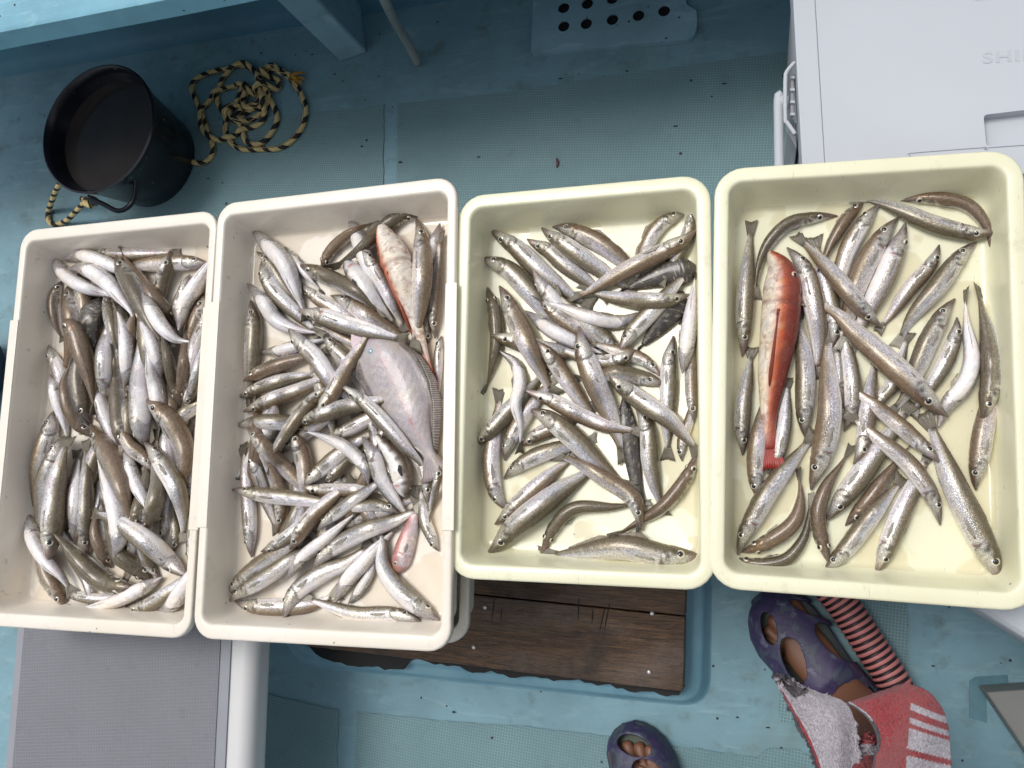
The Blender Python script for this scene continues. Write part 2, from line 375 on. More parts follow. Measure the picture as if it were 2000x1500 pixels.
sp = rot.new('ShaderNodeSeparateXYZ'); rot.l(w, sp.inputs[0])
c1 = rot.mix(rot.ramp(a2, [(.35, 0), (.65, 1)]), (.13, .28, .36), (.22, .40, .48))
c1 = rot.mix(rot.ramp(a1, [(.66, 0), (.70, 1)]), c1, (.02, .022, .02))
rot.set(c1, .5, 0, rot.bump(a2, .3, .003))
cm = tag(mesh('hatch_coaming', V, Fc, rot.m, origin=tuple(P(1388, 1384, 0)), smooth=True, angle=50), 'blue raised rim around the wooden hatch board', 'hatch rim')
# rotten black rubber strip along the board's near edge
rub = plain('rotten_rubber', (.006, .006, .006), .75, .3, 90, bump=.6)
top = [(598, 1258), (760, 1275), (980, 1298), (1180, 1322), (1338, 1340)]; bot = []
for x in np.linspace(1326, 604, 60):
    f = (1326-x)/722; y0 = 1255+(x-600)*.1235
    th = 13+2.5*math.sin(x*.021)+2*math.sin(x*.083)+random.uniform(-3.5, 3.5) if x > 790 else 30*min(1, (x-600)/60+.25)+random.uniform(-4, 3)
    bot.append((x, y0+th*(1.0 if x > 790 else 1.1)))
V, Fc = prism(ppoly(top+bot, .052), .0445, .052)
mesh('rubber_seal', V, Fc, rub, cm, smooth=False)
# grey bench with non-slip top, bottom left (its top carries the left trays)
zb2 = .262
bx0 = P(8, 1500, zb2)[0]; tl, tr = P(18, 1232, zb2), P(466, 1262, zb2); bl, br = P(0, 1510, zb2), P(438, 1510, zb2)
bench = empty('bench', (float(tl[0]), float(tl[1]), 0))
dx = (tr-tl)[:2]; ang = math.atan2(dx[1], dx[0])
x0, x1 = min(tl[0], bl[0]), max(tr[0], br[0])
def bpoly(xa, xb, ya=-.95, yb_=.36): return [(xa, ya), (xb, ya), (xb, yb_), (xa, yb_)]
XL = P(6, 1400, zb2)[0]; XR = P(449, 1400, zb2)[0]; print('bench', XL, XR, tl, tr, bl, br)
V, Fc = prism(bpoly(XL, XR+.035), zb2-.062, zb2-.002); mesh('slab', V, Fc, M['benchwhite'], bench, smooth=False, bevel=.022).modifiers['bevel'].segments = 10
for lx in (XL+.03, XR-.16):
    for ly in (-.7, .25):
        V, Fc = boxv((lx+.02, ly, (zb2-.06)/2), (.05, .05, zb2-.06)); mesh('leg', V, Fc, M['benchwhite'], bench, smooth=False, bevel=.004)
V, Fc = prism(bpoly(XL+.016, XR-.004), zb2-.003, zb2+.001); mesh('top_panel', V, Fc, plain('bench_grey', (.27, .28, .31), .55, .1, 20), bench, smooth=False)
V, Fc = prism(bpoly(XL+.031, XR-.022, -.94, .35), zb2-.002, zb2+.0025); mesh('nonslip_pad', V, Fc, M['greymat'], bench, smooth=False)
tag(bench, 'white bench with a grey non-slip top under the leftmost tray', 'bench')
# beige locker corner at the bottom right
lk = plain('locker_beige', (.20, .205, .19), .55, .1, 8)
V, Fc = prism(ppoly([(1917, 1350), (2040, 1300), (2400, 1300), (2400, 1900), (2060, 1900), (1930, 1440)], .22), 0, .22)
V, Fc = prism(ppoly([(1926, 1352), (2100, 1340), (2600, 1300), (2600, 1800), (2230, 1800)], .05), 0, .05)
tag(mesh('locker', V, Fc, lk, smooth=False, bevel=.003, origin=tuple(P(1914, 1352, 0))), 'grey beige locker corner at the bottom right edge', 'locker')
V, Fc = prism(ppoly([(1893, 1330), (1905, 1322), (1968, 1318), (1972, 1346), (1926, 1350), (1928, 1412), (1893, 1402)], .0012), .0004, .0012)
tag(mesh('recess_patch', V, Fc, plain('recess_dark_blue', (.10, .21, .255), .25, .3, 40), smooth=False, origin=tuple(P(1893, 1330, 0))), kind='structure')  # flat sheet; the shade of a recess is put into its darker blue
# scraps lying on the deck
scr = plain('scrap_dark', (.02, .025, .02), .7, .5, 200)
sp_ = [(655, 146, .5), (611, 108, .9), (408, 350, .4), (436, 358, .4), (708, 287, 0), (783, 318, .8), (936, 308, .2), (1095, 155, .05), (1415, 165, .8), (1320, 248, 1.2), (887, 1390, .7), (962, 1440, .3), (1440, 1400, .6), (1822, 1300, .4), (1500, 1420, 1), (1390, 190, .3)]
for i_, (x, y, a) in enumerate(sp_):
    c = P(x, y, 0); L_ = random.uniform(.0022, .005); W_ = random.uniform(.0011, .002)
    q = [(c[0]+math.cos(a+t)*L_*(1+.3*math.sin(3*t+i_))*.9+0, c[1]+math.sin(a+t)*W_*(1+.3*math.cos(2*t+i_))) for t in np.linspace(0, 2*PI, 9, endpoint=False)]
    V, Fc = prism(ccw(q), .0022, .0042)
    where = ['beside the blue rib', 'right of the rope coil', 'under the bucket', 'near the bucket foot', 'left of the paint strip', 'right of the paint strip', 'behind the second tray', 'by the drain cover', 'left of the cooler', 'nearest the cooler handle', 'on the mat below the hatch', 'on the lower mat, middle', 'between hatch and sandals', 'right of the ribbed hose', 'between the two sandals', 'on the upper mat by the cooler'][i_]
    tag(mesh('deck_scrap', V, Fc, scr, smooth=False, bevel=.0005, origin=(c[0], c[1], .0022)), 'tiny dark scrap on the deck, '+where, 'scrap', 'dark scraps on the deck')
c = [P(1087, 309, .0045), P(1089, 318, .005), P(1087, 327, .0045)]
V, Fc, _ = tube(spline(c, 12), [.0012+.0014*math.sin(PI*i/11) for i in range(12)], 8)
tag(mesh('bait_scrap', V, Fc, plain('bait_red', (.13, .035, .035), .4, .3, 150), origin=tuple(P(1087, 318, 0))), 'small dark red bait scrap on the mat behind the third tray', 'scrap')
# grey hose hanging from the side
hose = N('grey_vinyl'); w = hose.coord(); f = hose.noise(w, 40, 5); hose.set(hose.mix(f, (.16, .19, .19), (.34, .37, .36)), .35, 0, hose.bump(f, .2, .002), Alpha=1.0)
hp = [(*P(724, -60, .33)[:2], .33), (*P(757, 12, .22)[:2], .22), (*P(775, 48, .13)[:2], .13), (*P(797, 85, .06)[:2], .06), (*P(816, 124, .014)[:2], .014)]
c = spline(hp, 60); V1, F1, _ = tube(c, .0088, 16, cap=False); V2, F2, _ = tube(c, .0066, 16, cap=False)
k = len(V1); seg = 16; Fc = F1+[[i+k for i in q][::-1] for q in F2]+[[59*seg+j, 59*seg+(j+1) % seg, k+59*seg+(j+1) % seg, k+59*seg+j] for j in range(seg)]
tag(mesh('hose', V1+V2, Fc, hose.m, origin=tuple(P(816, 124, 0))), 'grey cut off hose hanging beside the blue rib', 'hose')
# corrugated bilge hose, bottom right
hm = N('ribbed_hose'); uvn = hm.new('ShaderNodeUVMap'); s = hm.new('ShaderNodeSeparateXYZ'); hm.l(uvn.outputs[0], s.inputs[0])
wv_ = hm.math('SINE', hm.math('MULTIPLY', s.outputs[0], 2*PI/.0098)); fc = hm.ramp(hm.math('MULTIPLY_ADD', wv_, .5, .5), [(.42, 0), (.52, 1)])
hm.set(hm.mix(fc, (.022, .012, .014), (.55, .20, .19)), .4, 0, hm.bump(hm.noise(hm.coord(), 60), .1, .001))
hp = [(*P(1560, 1080, .026)[:2], .026), (*P(1645, 1180, .026)[:2], .026), (*P(1700, 1262, .026)[:2], .026), (*P(1747, 1335, .026)[:2], .026), (*P(1800, 1440, .026)[:2], .026), (*P(1830, 1600, .026)[:2], .026)]
c = spline(hp, 420); V, Fc, uv = tube(c, .0245, 20, rfun=lambda i, th, s: 1+.045*math.sin(2*PI*s/.0098))
tag(mesh('ribbed_hose', V, Fc, hm.m, origin=tuple(P(1700, 1262, 0)), uv=uv), 'dark ribbed hose with pink coils beside the sandal', 'hose')
# ================================================================== TRAYS
def rrect(w, h, r, seg=7):
    out = []
    for cx, cy, a0 in ((w/2-r, h/2-r, 0), (-w/2+r, h/2-r, PI/2), (-w/2+r, -h/2+r, PI), (w/2-r, -h/2+r, 3*PI/2)):
        for t in np.linspace(0, PI/2, seg): out.append((cx+r*math.cos(a0+t), cy+r*math.sin(a0+t)))
    return out
def tray(corners, z, w, h, rw, rh, depth, mat, label, R0=.03, rimlip=.012, notch=False, name='fish_tray', draft=(.004, .010)):
    pts = [P(x, y, z) for x, y in corners]; c = sum(pts)/4
    e = (pts[1]-pts[0])+(pts[2]-pts[3]); ang = math.atan2(e[1], e[0])
    f = (pts[0]-pts[3])+(pts[1]-pts[2]); ang = (ang+math.atan2(f[1], f[0])-PI/2)/2
    o = empty(name, (c[0], c[1], z-depth)); o.rotation_euler = (0, 0, ang)
    D = depth; dx, dy = draft
    # (inset x, inset y, z, corner radius)
    pr = [(.001, .001, D-rimlip, R0), (0, 0, D-rimlip+.001, R0), (0, 0, D-.002, R0), (.001, .001, D-.0005, R0), (.003, .003, D, R0-.002),
          (rw-.003, rh-.003, D, R0*.55), (rw-.001, rh-.001, D-.0006, R0*.5), (rw, rh, D-.003, R0*.5)]
    for t in np.linspace(.1, .8, 5): pr.append((rw+dx*t, rh+dy*t, D*(1-t)+.004*t, R0*(.5+.1*t)))
    pr += [(rw+dx+.001, rh+dy+.001, .008, R0*.6), (rw+dx+.004, rh+dy+.004, .0035, R0*.6), (rw+dx+.009, rh+dy+.009, .0022, R0*.55)]
    inner = pr
    V, Fc = [], []; seg = 7; K = 4*seg
    for ix, iy, zz, r in inner: V += [(x, y, zz) for x, y in rrect(w-2*ix, h-2*iy, r, seg)]
    for i in range(len(inner)-1):
        for j in range(K): Fc.append([i*K+j, i*K+(j+1) % K, (i+1)*K+(j+1) % K, (i+1)*K+j])
    Fc.append([(len(inner)-1)*K+j for j in range(K)])
    # outside skin
    b0 = len(V); outer = [(.003, .003, D-rimlip, R0-.002), (rw-.004, rh-.004, D-rimlip-.001, R0*.6), (rw+dx-.002, rh+dy-.002, .001, R0*.6), (rw+dx+.004, rh+dy+.004, -.001, R0*.6)]
    for ix, iy, zz, r in outer: V += [(x, y, zz) for x, y in rrect(w-2*ix, h-2*iy, r, seg)]
    for i in range(len(outer)-1):
        for j in range(K): Fc.append([b0+(i+1)*K+j, b0+(i+1)*K+(j+1) % K, b0+i*K+(j+1) % K, b0+i*K+j])
    Fc.append([b0+(len(outer)-1)*K+j for j in range(K)][::-1])
    for j in range(K): Fc.append([b0+j, b0+(j+1) % K, (j+1) % K, j])
    ob = mesh('tub', V, Fc, mat, o, origin=(0, 0, 0), smooth=True, angle=60)
    if notch:      # thickened hand grips along the long rims
        for sx in (-1, 1):
            xx = sx*(w/2-rw*.5+.0015)
            V, Fc = boxv((xx, 0, D+.0006), (rw+.003, h*.52, .0022)); mesh('hand_grip', V, Fc, mat, o, origin=(0, 0, 0), smooth=False, bevel=.0009)
    tag(o, label, 'fish tray', 'plastic fish trays')
    return o
TR = {}
cT = {1: [(41, 448.6), (426, 408), (372, 1251), (-37, 1223)], 2: [(428, 399), (894, 344), (879.5, 1269.6), (371, 1248.5)],
      3: [(890, 384), (1394, 338), (1390, 1155), (881, 1129)], 4: [(1396, 331), (2002, 290), (2030, 1195), (1383, 1149)]}
DEP = .064
TR[1] = (tray(cT[1], .390, .376, .628, .0135, .020, DEP, M['tray_white'], 'ivory fish tray, leftmost of the four full trays', notch=True), .390-DEP)
TR[2] = (tray(cT[2], .408, .378, .624, .0135, .020, DEP, M['tray_white'], 'ivory fish tray holding the flounder, second from left', notch=True), .408-DEP)
TR[3] = (tray(cT[3], .399, .333, .508, .0175, .0185, DEP, M['tray_cream'], 'pale yellow fish tray, third from left', R0=.035), .399-DEP)
TR[4] = (tray(cT[4], .400, .3375, .509, .0175, .0185, DEP, M['tray_cream'], 'pale yellow fish tray holding the red gurnard, rightmost', R0=.035), .400-DEP)
tray([(480, 430), (950, 430), (936, 1252), (458, 1240)], .338, .355, .60, .0135, .018, .07, M['tray_white'], 'empty ivory tray poking out under the second tray', name='fish_tray')
t1 = TR[1][0]; V, Fc = join(boxv((0, 0, -.029), (.30, .55, .054)))
o = mesh('spare_tray', [tuple(Matrix.Rotation(t1.rotation_euler.z, 3, 'Z')@Vector(v)+t1.location) for v in V], Fc, M['tray_white'], smooth=False, bevel=.008, origin=tuple(t1.location))
tag(o, 'hidden upturned tray carrying the leftmost fish tray', 'tray')
# crates under the yellow trays
crm = plain('crate_blue', (.06, .12, .2), .5)
def crate(c, w, h, z0, z1, rz, label, mat):
    o = empty('crate', (c[0], c[1], z0)); V, Fc = [], []
    bars = []
    nz = 4
    for i in range(nz):
        z = (z1-z0)*(i+.5)/nz
        for s in (-1, 1): bars += [boxv((0, s*h/2, z), (w, .008, (z1-z0)/nz*.7)), boxv((s*w/2, 0, z), (.008, h-.0085, (z1-z0)/nz*.7))]
    for sx in (-1, 1):
        for sy in (-1, 1): bars.append(boxv((sx*(w/2-.004), sy*(h/2-.004), (z1-z0)/2), (.022, .022, z1-z0)))
    bars.append(boxv((0, 0, .004), (w-.03, h-.03, .006)))
    V, Fc = join(*bars); mesh('slats', V, Fc, mat, o, origin=(0, 0, 0), smooth=False); o.rotation_euler = (0, 0, rz); tag(o, label, 'crate'); return o
l3 = TR[3][0].location
crate((l3.x+.03, l3.y+.05, 0), .20, .30, .078, .329, 0, 'dark crate standing on the hatch under the third tray', crm)
l4 = TR[4][0].location
# white cooler under the rightmost tray (its corner shows at the right)
whitem = plain('cooler_white', (.50, .525, .565), .65, .06, 6); whitem.node_tree.nodes['Principled BSDF'].inputs['Specular IOR Level'].default_value = .25
cl = empty('cooler_box', (l4.x+.13, l4.y+.02, 0))
q_ = [P(x, y, .322)[:2] for x, y in [(1700, 700), (2500, 640), (2500, 1560), (1878, 1172)]]; m_ = sum(q_)/4
V, Fc = prism(ccw([tuple(m_+(p-m_)*.97) for p in q_]), 0, .262); mesh('body', V, Fc, whitem, cl, smooth=False, bevel=.01)
V, Fc = prism(ccw([tuple(p) for p in q_]), .266, .328); mesh('lid', V, Fc, whitem, cl, smooth=False, bevel=.012)
tag(cl, 'white box showing its slanting edge under the rightmost tray', 'cooler box')
# ================================================================== COOLER (top right)
zl = .335
cb = empty('cooler', tuple(P(1780, 150, 0)))
c00, c01 = P(1559, 340, zl), P(1554, -60, zl)
xL = float((c00[0]+c01[0])/2); yb_, yt = float(P(1700, 345, zl)[1]), float(P(1700, -120, zl)[1])
xR = xL+.52
yb_ = float(l4.y)+.509/2-.014
recz = .028
V, Fc = prism([(xL+.004, yb_+.002), (xR-.004, yb_+.002), (xR-.004, yt), (xL+.004, yt)], 0, zl-.062); mesh('body', V, Fc, whitem, cb, smooth=False, bevel=.012)
# lid with a hand recess and a shallow step on its left edge
def quadbox(x0, x1, y0, y1, z0, z1): return prism([(x0, y0), (x1, y0), (x1, y1), (x0, y1)], z0, z1)
rx0 = float(P(1924, 260, zl)[0]); ry1, ry0 = float(P(1924, 224, zl)[1]), float(P(1924, 286, zl)[1])
tx0 = float(P(1905, 5, zl)[0]); ty0 = float(P(1905, 5, zl)[1]); ty1 = ty0+.05
out_ = ccw(rounded([(xL+.0277, yb_), (xR, yb_), (xR, yt), (xL+.0277, yt)], [0, .01, .01, 0]))
hol = [rounded([(rx0, ry0), (rx0+.16, ry0), (rx0+.16, ry1), (rx0, ry1)], .005, 5), rounded([(tx0, ty0), (tx0+.16, ty0), (tx0+.16, ty1), (tx0, ty1)], .006, 5)]
def plate2(name, outline, holes, z0, z1, mat, parent):
    bm = bmesh.new(); ed = []
    for lp in [outline]+holes:
        vs = [bm.verts.new((x, y, z1)) for x, y in lp]
        for i in range(len(vs)): ed.append(bm.edges.new((vs[i], vs[(i+1) % len(vs)])))
    bmesh.ops.triangle_fill(bm, use_beauty=True, use_dissolve=False, edges=ed)
    bb = [(min(p[0] for p in h), max(p[0] for p in h), min(p[1] for p in h), max(p[1] for p in h)) for h in holes]
    kill = [f for f in bm.faces if any(a < f.calc_center_median().x < b and c < f.calc_center_median().y < d for a, b, c, d in bb)]
    bmesh.ops.delete(bm, geom=kill, context='FACES_ONLY')
    for f in bm.faces:
        f.normal_update()
        if f.normal.z < 0: f.normal_flip()
    g = bmesh.ops.extrude_face_region(bm, geom=bm.faces[:])
    for v in [e for e in g['geom'] if isinstance(e, bmesh.types.BMVert)]: v.co.z = z0
    bmesh.ops.recalc_face_normals(bm, faces=bm.faces[:]); bm.verts.index_update()
    V = [tuple(v.co) for v in bm.verts]; Fc = [[v.index for v in f.verts] for f in bm.faces]; bm.free()
    return mesh(name, V, Fc, mat, parent, smooth=False)
plate2('lid', out_, hol, zl-.05, zl, whitem, cb)
V, Fc = quadbox(xL, xL+.0275, yb_, yt, zl-.058, zl-.0012); mesh('lid_border', V, Fc, whitem, cb, smooth=False, bevel=.0015)
V, Fc = quadbox(xL+.03, xR-.01, yb_+.003, yt-.003, zl-.0615, zl-.014); mesh('lid_base', V, Fc, whitem, cb, smooth=False)
gr = plain('seam_grey', (.30, .31, .36), .5, .05)
a_ = [P(1776, 318, zl), P(1778, 304, zl), P(1784, 299, zl), P(1926, 288, zl)]; a_ = [tuple(p+np.array([0, 0, .0002])) for p in a_]
V, Fc, _ = tube(spline(a_, 30), .0006, 6); mesh('lid_seam', V, Fc, gr, cb)
a_ = [P(1929, 293, zl), P(1929, 289, zl), P(2040, 281, zl)]; a_ = [tuple(p+np.array([0, 0, .0002])) for p in a_]
V, Fc, _ = tube(spline(a_, 20), .0006, 6); mesh('lid_seam', V, Fc, gr, cb)
# embossed lettering
tc = bpy.data.curves.new('lettering', 'FONT'); tc.body = 'SHIMANO'; tc.size = .0205; tc.extrude = .0003; tc.offset = .0004; tc.space_character = 1.12
to = bpy.data.objects.new('lettering', tc); SC.collection.objects.link(to); to.parent = cb
p0, p1 = P(1918, 124, zl), P(2000, 118, zl)
to.location = Vector(p0)-cb.location+Vector((0, 0, .0003)); to.rotation_euler = (0, 0, math.atan2(p1[1]-p0[1], p1[0]-p0[0])); to.scale = (1.3, 1, 1)
bpy.context.view_layer.update(); lm_ = bpy.data.meshes.new_from_object(to); to2 = bpy.data.objects.new('lettering_mesh', lm_); SC.collection.objects.link(to2)
to2.parent = cb; to2.location = to.location; to2.rotation_euler = to.rotation_euler; to2.scale = to.scale; bpy.data.objects.remove(to); bpy.data.curves.remove(tc); to2.name = 'lettering'
lm_.materials.append(plain('lettering_grey', (.45, .475, .515), .5, .02))
# latch and carrying handle on the left side
def ppz(l): return [(*P(x, y, z)[:2], z) for x, y, z in l]
V, Fc, _ = tube(spline(ppz([(1527, 184, .29), (1521, 190, .29), (1521, 240, .29), (1522, 330, .29), (1523, 400, .29)]), 30), .0066, 14)
hd = mesh('handle', V, Fc, whitem, cb)
V, Fc, _ = tube(spline(ppz([(1523, 200, .29), (1541, 200, .29)]), 4), .009, 14); mesh('handle_pivot', V, Fc, whitem, hd, origin=(0, 0, 0)) if False else mesh('handle_pivot', V, Fc, whitem, cb)
lt = []
pts_ = [(1552, 122), (1537, 140), (1534, 158), (1534, 232), (1538, 240), (1553, 262)]
V, Fc, _ = tube(spline(ppz([(x, y, .315) for x, y in pts_]), 50), .0028, 8); mesh('latch_frame', V, Fc, whitem, cb)
V, Fc = prism(ppoly([(1552, 140), (1543, 150), (1543, 225), (1552, 235)], .300), .27, .300); mesh('latch', V, Fc, plain('latch_grey', (.34, .34, .36), .4), cb, smooth=False, bevel=.003)
for yy in (148, 172, 196, 220):
    V, Fc = prism(ppoly([(1552, yy), (1543, yy), (1543, yy+5), (1552, yy+5)], .304), .299, .304); mesh('latch_bar', V, Fc, whitem, cb, smooth=False)
V, Fc = prism(ppoly([(1535, 238), (1556, 238), (1556, 290), (1548, 275), (1536, 258)], .25), .12, .25); mesh('handle_mount', V, Fc, whitem, cb, smooth=False, bevel=.003)
tag(cb, 'white cooler with flat lid and side handle behind the rightmost tray', 'cooler')
fb_ = empty('fabric_bag', tuple(P(-40, 730, 0))); V = []; c_ = P(-46, 728, .05)
for i in range(1, 16):
    for j in range(24):
        a_, b__ = PI*i/16, 2*PI*j/24; f_ = 1+.06*math.sin(5*b__+2*a_); V.append((c_[0]+.058*f_*math.sin(a_)*math.cos(b__), c_[1]+.085*f_*math.sin(a_)*math.sin(b__), .05+.048*math.cos(a_)))
Fc = [[i*24+j, (i+1)*24+j, (i+1)*24+(j+1) % 24, i*24+(j+1) % 24] for i in range(14) for j in range(24)]+[list(range(24))[::-1][::-1], [14*24+j for j in range(24)][::-1]]
mesh('pouch', V, Fc, plain('navy_cloth', (.012, .022, .045), .7, .2, 60, bump=.4), fb_)
for k in (-.25, .1, .4):
    v_, f_, _ = tube([(c_[0]+.060*math.sin(a)*math.cos(k*1.2)*1.0, c_[1]+.088*math.sin(k)+.0, .05+.051*math.cos(a)*math.cos(k)) for a in np.linspace(.3, 1.45, 14)], .0009, 6); mesh('piping', v_, f_, plain('piping_grey', (.3, .33, .36), .6), fb_)
tag(fb_, 'small dark navy bag with pale piping at the left edge', 'bag')
# ================================================================== BUCKET + ROPE
bk = N('black_plastic'); w = bk.coord(); f = bk.noise(w, 14, 5); g = bk.noise(w, 90, 3)
c_ = bk.mix(f, (.004, .005, .009), (.009, .010, .017)); c_ = bk.mix(bk.ramp(g, [(.70, 0), (.74, 1)]), c_, (.25, .25, .25))
bk.set(c_, .25, 0, bk.bump(f, .15, .002))
zh = .165; bc = P(190, 251, zh)
B = empty('bucket', (bc[0], bc[1], 0)); S = 48
prof = [(.094, 0), (.098, .004), (.118, zh-.022), (.122, zh-.020), (.125, zh-.004), (.1275, zh), (.124, zh+.002), (.120, zh-.003), (.116, zh-.02), (.096, .012), (.0, .010)]
prof = [(r*1.06, z) for r, z in prof]
V = [(r*math.cos(t), r*math.sin(t), z) for r, z in prof for t in np.linspace(0, 2*PI, S, endpoint=False)]
Fc = [[i*S+j, i*S+(j+1) % S, (i+1)*S+(j+1) % S, (i+1)*S+j] for i in range(len(prof)-1) for j in range(S)]+[list(range(S))[::-1]]
mesh('shell', V, Fc, bk.m, B, origin=(0, 0, 0), angle=50)
wt = N('bucket_water'); f = wt.noise(wt.coord(), 8); wt.set(wt.mix(f, (.050, .040, .036), (.014, .013, .015)), .06, 0, wt.bump(f, .05, .004))
rw_ = .120; V = [(0, 0, .125)]+[(rw_*math.cos(t), rw_*math.sin(t), .125) for t in np.linspace(0, 2*PI, S, endpoint=False)]
mesh('water', V, [[0, 1+j, 1+(j+1) % S] for j in range(S)], wt.m, B, origin=(0, 0, 0))
hpts = ppz([(170, 384, zh-.005), (200, 398, .14), (232, 412, .12), (258, 396, .11), (266, 362, .12), (262, 338, .14)])
V, Fc, _ = tube(spline(hpts, 60), .005, 10); mesh('handle', V, Fc, bk.m, B)
tag(B, 'black plastic bucket of dark water standing on the blue deck', 'bucket')
rp = N('twisted_rope'); uvn = rp.new('ShaderNodeUVMap'); s = rp.new('ShaderNodeSeparateXYZ'); rp.l(uvn.outputs[0], s.inputs[0])
ph = rp.math('FRACT', rp.math('SUBTRACT', rp.math('MULTIPLY', s.outputs[0], 1/.036), s.outputs[1]))
f = rp.noise(rp.coord(), 200, 3)
c_ = rp.mix(f, (.42, .31, .12), (.70, .56, .28)); c_ = rp.mix(rp.ramp(ph, [(.0, 1), (.40, 1), (.41, 0)], 'CONSTANT'), c_, (.012, .012, .013))
rp.set(c_, .75, 0, rp.bump(f, .5, .001))
def rope(name, pts, z, r=.0056, lift_=None):
    q = np.array([(x/3.125, y/3.125) for x, y in pts]); q = spline(q, max(40, int(len(q)*22)))
    P3 = []
    for i, (x, y) in enumerate(q):
        zz = z+(lift_(i/len(q)) if lift_ else 0); P3.append((*P(x, y, zz)[:2], zz))
    P3 = np.array(P3); P3[:, 2] += .0
    # lift where it crosses itself
    d = P3[:, :2]; zs = P3[:, 2].copy(); m = len(P3)
    for i in range(m):
        for j in range(0, i-10, 1):
            dd = math.hypot(d[i, 0]-d[j, 0], d[i, 1]-d[j, 1])
            if dd < r*1.9: zs[i] = max(zs[i], min(zs[j]+r*1.55*math.sqrt(max(0, 1-(dd/(r*1.9))**2))+.0, .05))
    for _ in range(3): zs = np.convolve(np.pad(zs, 2, 'edge'), np.ones(5)/5, 'valid')
    P3[:, 2] = zs; P3 = spline(P3[::2], len(P3)*2)
    V, Fc, uv = tube(P3, r, 18, rfun=lambda i, th, s: .90+.13*abs(math.cos(1.5*(th-2*PI*s/.036))))
    return V, Fc, uv
pts = [(1150, 985), (1235, 995), (1290, 955), (1300, 890), (1265, 790), (1235, 700), (1195, 610), (1170, 535), (1200, 480), (1290, 440), (1390, 418), (1470, 398), (1540, 425), (1585, 480),
       (1600, 560), (1575, 640), (1500, 690), (1440, 740), (1400, 700), (1350, 670), (1325, 600), (1350, 500), (1400, 440), (1500, 395), (1570, 450), (1610, 520), (1640, 590), (1680, 670), (1690, 740),
       (1650, 820), (1590, 875), (1510, 870), (1480, 800), (1460, 720), (1480, 640), (1510, 560), (1490, 515), (1455, 600), (1410, 690), (1470, 745), (1560, 715), (1630, 650), (1650, 560), (1600, 500),
       (1640, 440), (1700, 420), (1770, 480), (1830, 560), (1865, 660), (1850, 760), (1790, 850), (1700, 905), (1590, 910), (1480, 910), (1410, 870), (1375, 790), (1400, 690), (1450, 650), (1530, 660), (1600, 610),
       (1590, 540), (1540, 545), (1500, 600), (1520, 670), (1600, 660), (1640, 600), (1600, 740), (1500, 790), (1400, 845), (1310, 850), (1245, 790), (1240, 680), (1300, 590), (1380, 540), (1480, 525), (1560, 580),
       (1620, 540), (1690, 545), (1700, 490), (1640, 470), (1610, 430), (1680, 410), (1720, 450), (1790, 470)]
V, Fc, uv = rope('rope', pts, .007)
rt = empty('rope', tuple(P(480, 215, 0)))
mesh('coil', V, Fc, rp.m, rt, uv=uv)
fr = []; e_ = P(1790/3.125, 470/3.125, .014)
for i in range(26):
    a0 = random.uniform(-.7, .5); l_ = random.uniform(.014, .028); s0 = np.array([e_[0]-.004, e_[1]+random.uniform(-.003, .003), .012+random.uniform(-.004, .006)])
    v, q, _ = tube(spline([s0, s0+np.array([math.cos(a0)*l_*.5, math.sin(a0)*l_*.5, .003]), s0+np.array([math.cos(a0)*l_, math.sin(a0)*l_, random.uniform(-.006, .004)])], 6), .0009, 5); fr.append((v, q))
V, Fc = join(*fr); mesh('frayed_end', V, Fc, plain('orange_fray', (.62, .30, .04), .8), rt)
pts = [(365, 1120), (335, 1180), (300, 1280), (295, 1340), (330, 1372), (400, 1350), (460, 1295), (520, 1235), (560, 1225), (590, 1235)]
V, Fc, uv = rope('rope', pts, .007, lift_=lambda t: .10*max(0, (t-.55)/.45)+.10*max(0, (.3-t)/.3))
mesh('loop', V, Fc, rp.m, rt, uv=uv)
kn = [(500, 1210), (540, 1245), (585, 1240), (575, 1215), (535, 1212), (520, 1240), (560, 1260)]
V, Fc, uv = rope('rope', kn, .115); mesh('knot', V, Fc, rp.m, rt, uv=uv)
tag(rt, 'yellow and black twisted rope coiled beside the bucket', 'rope')
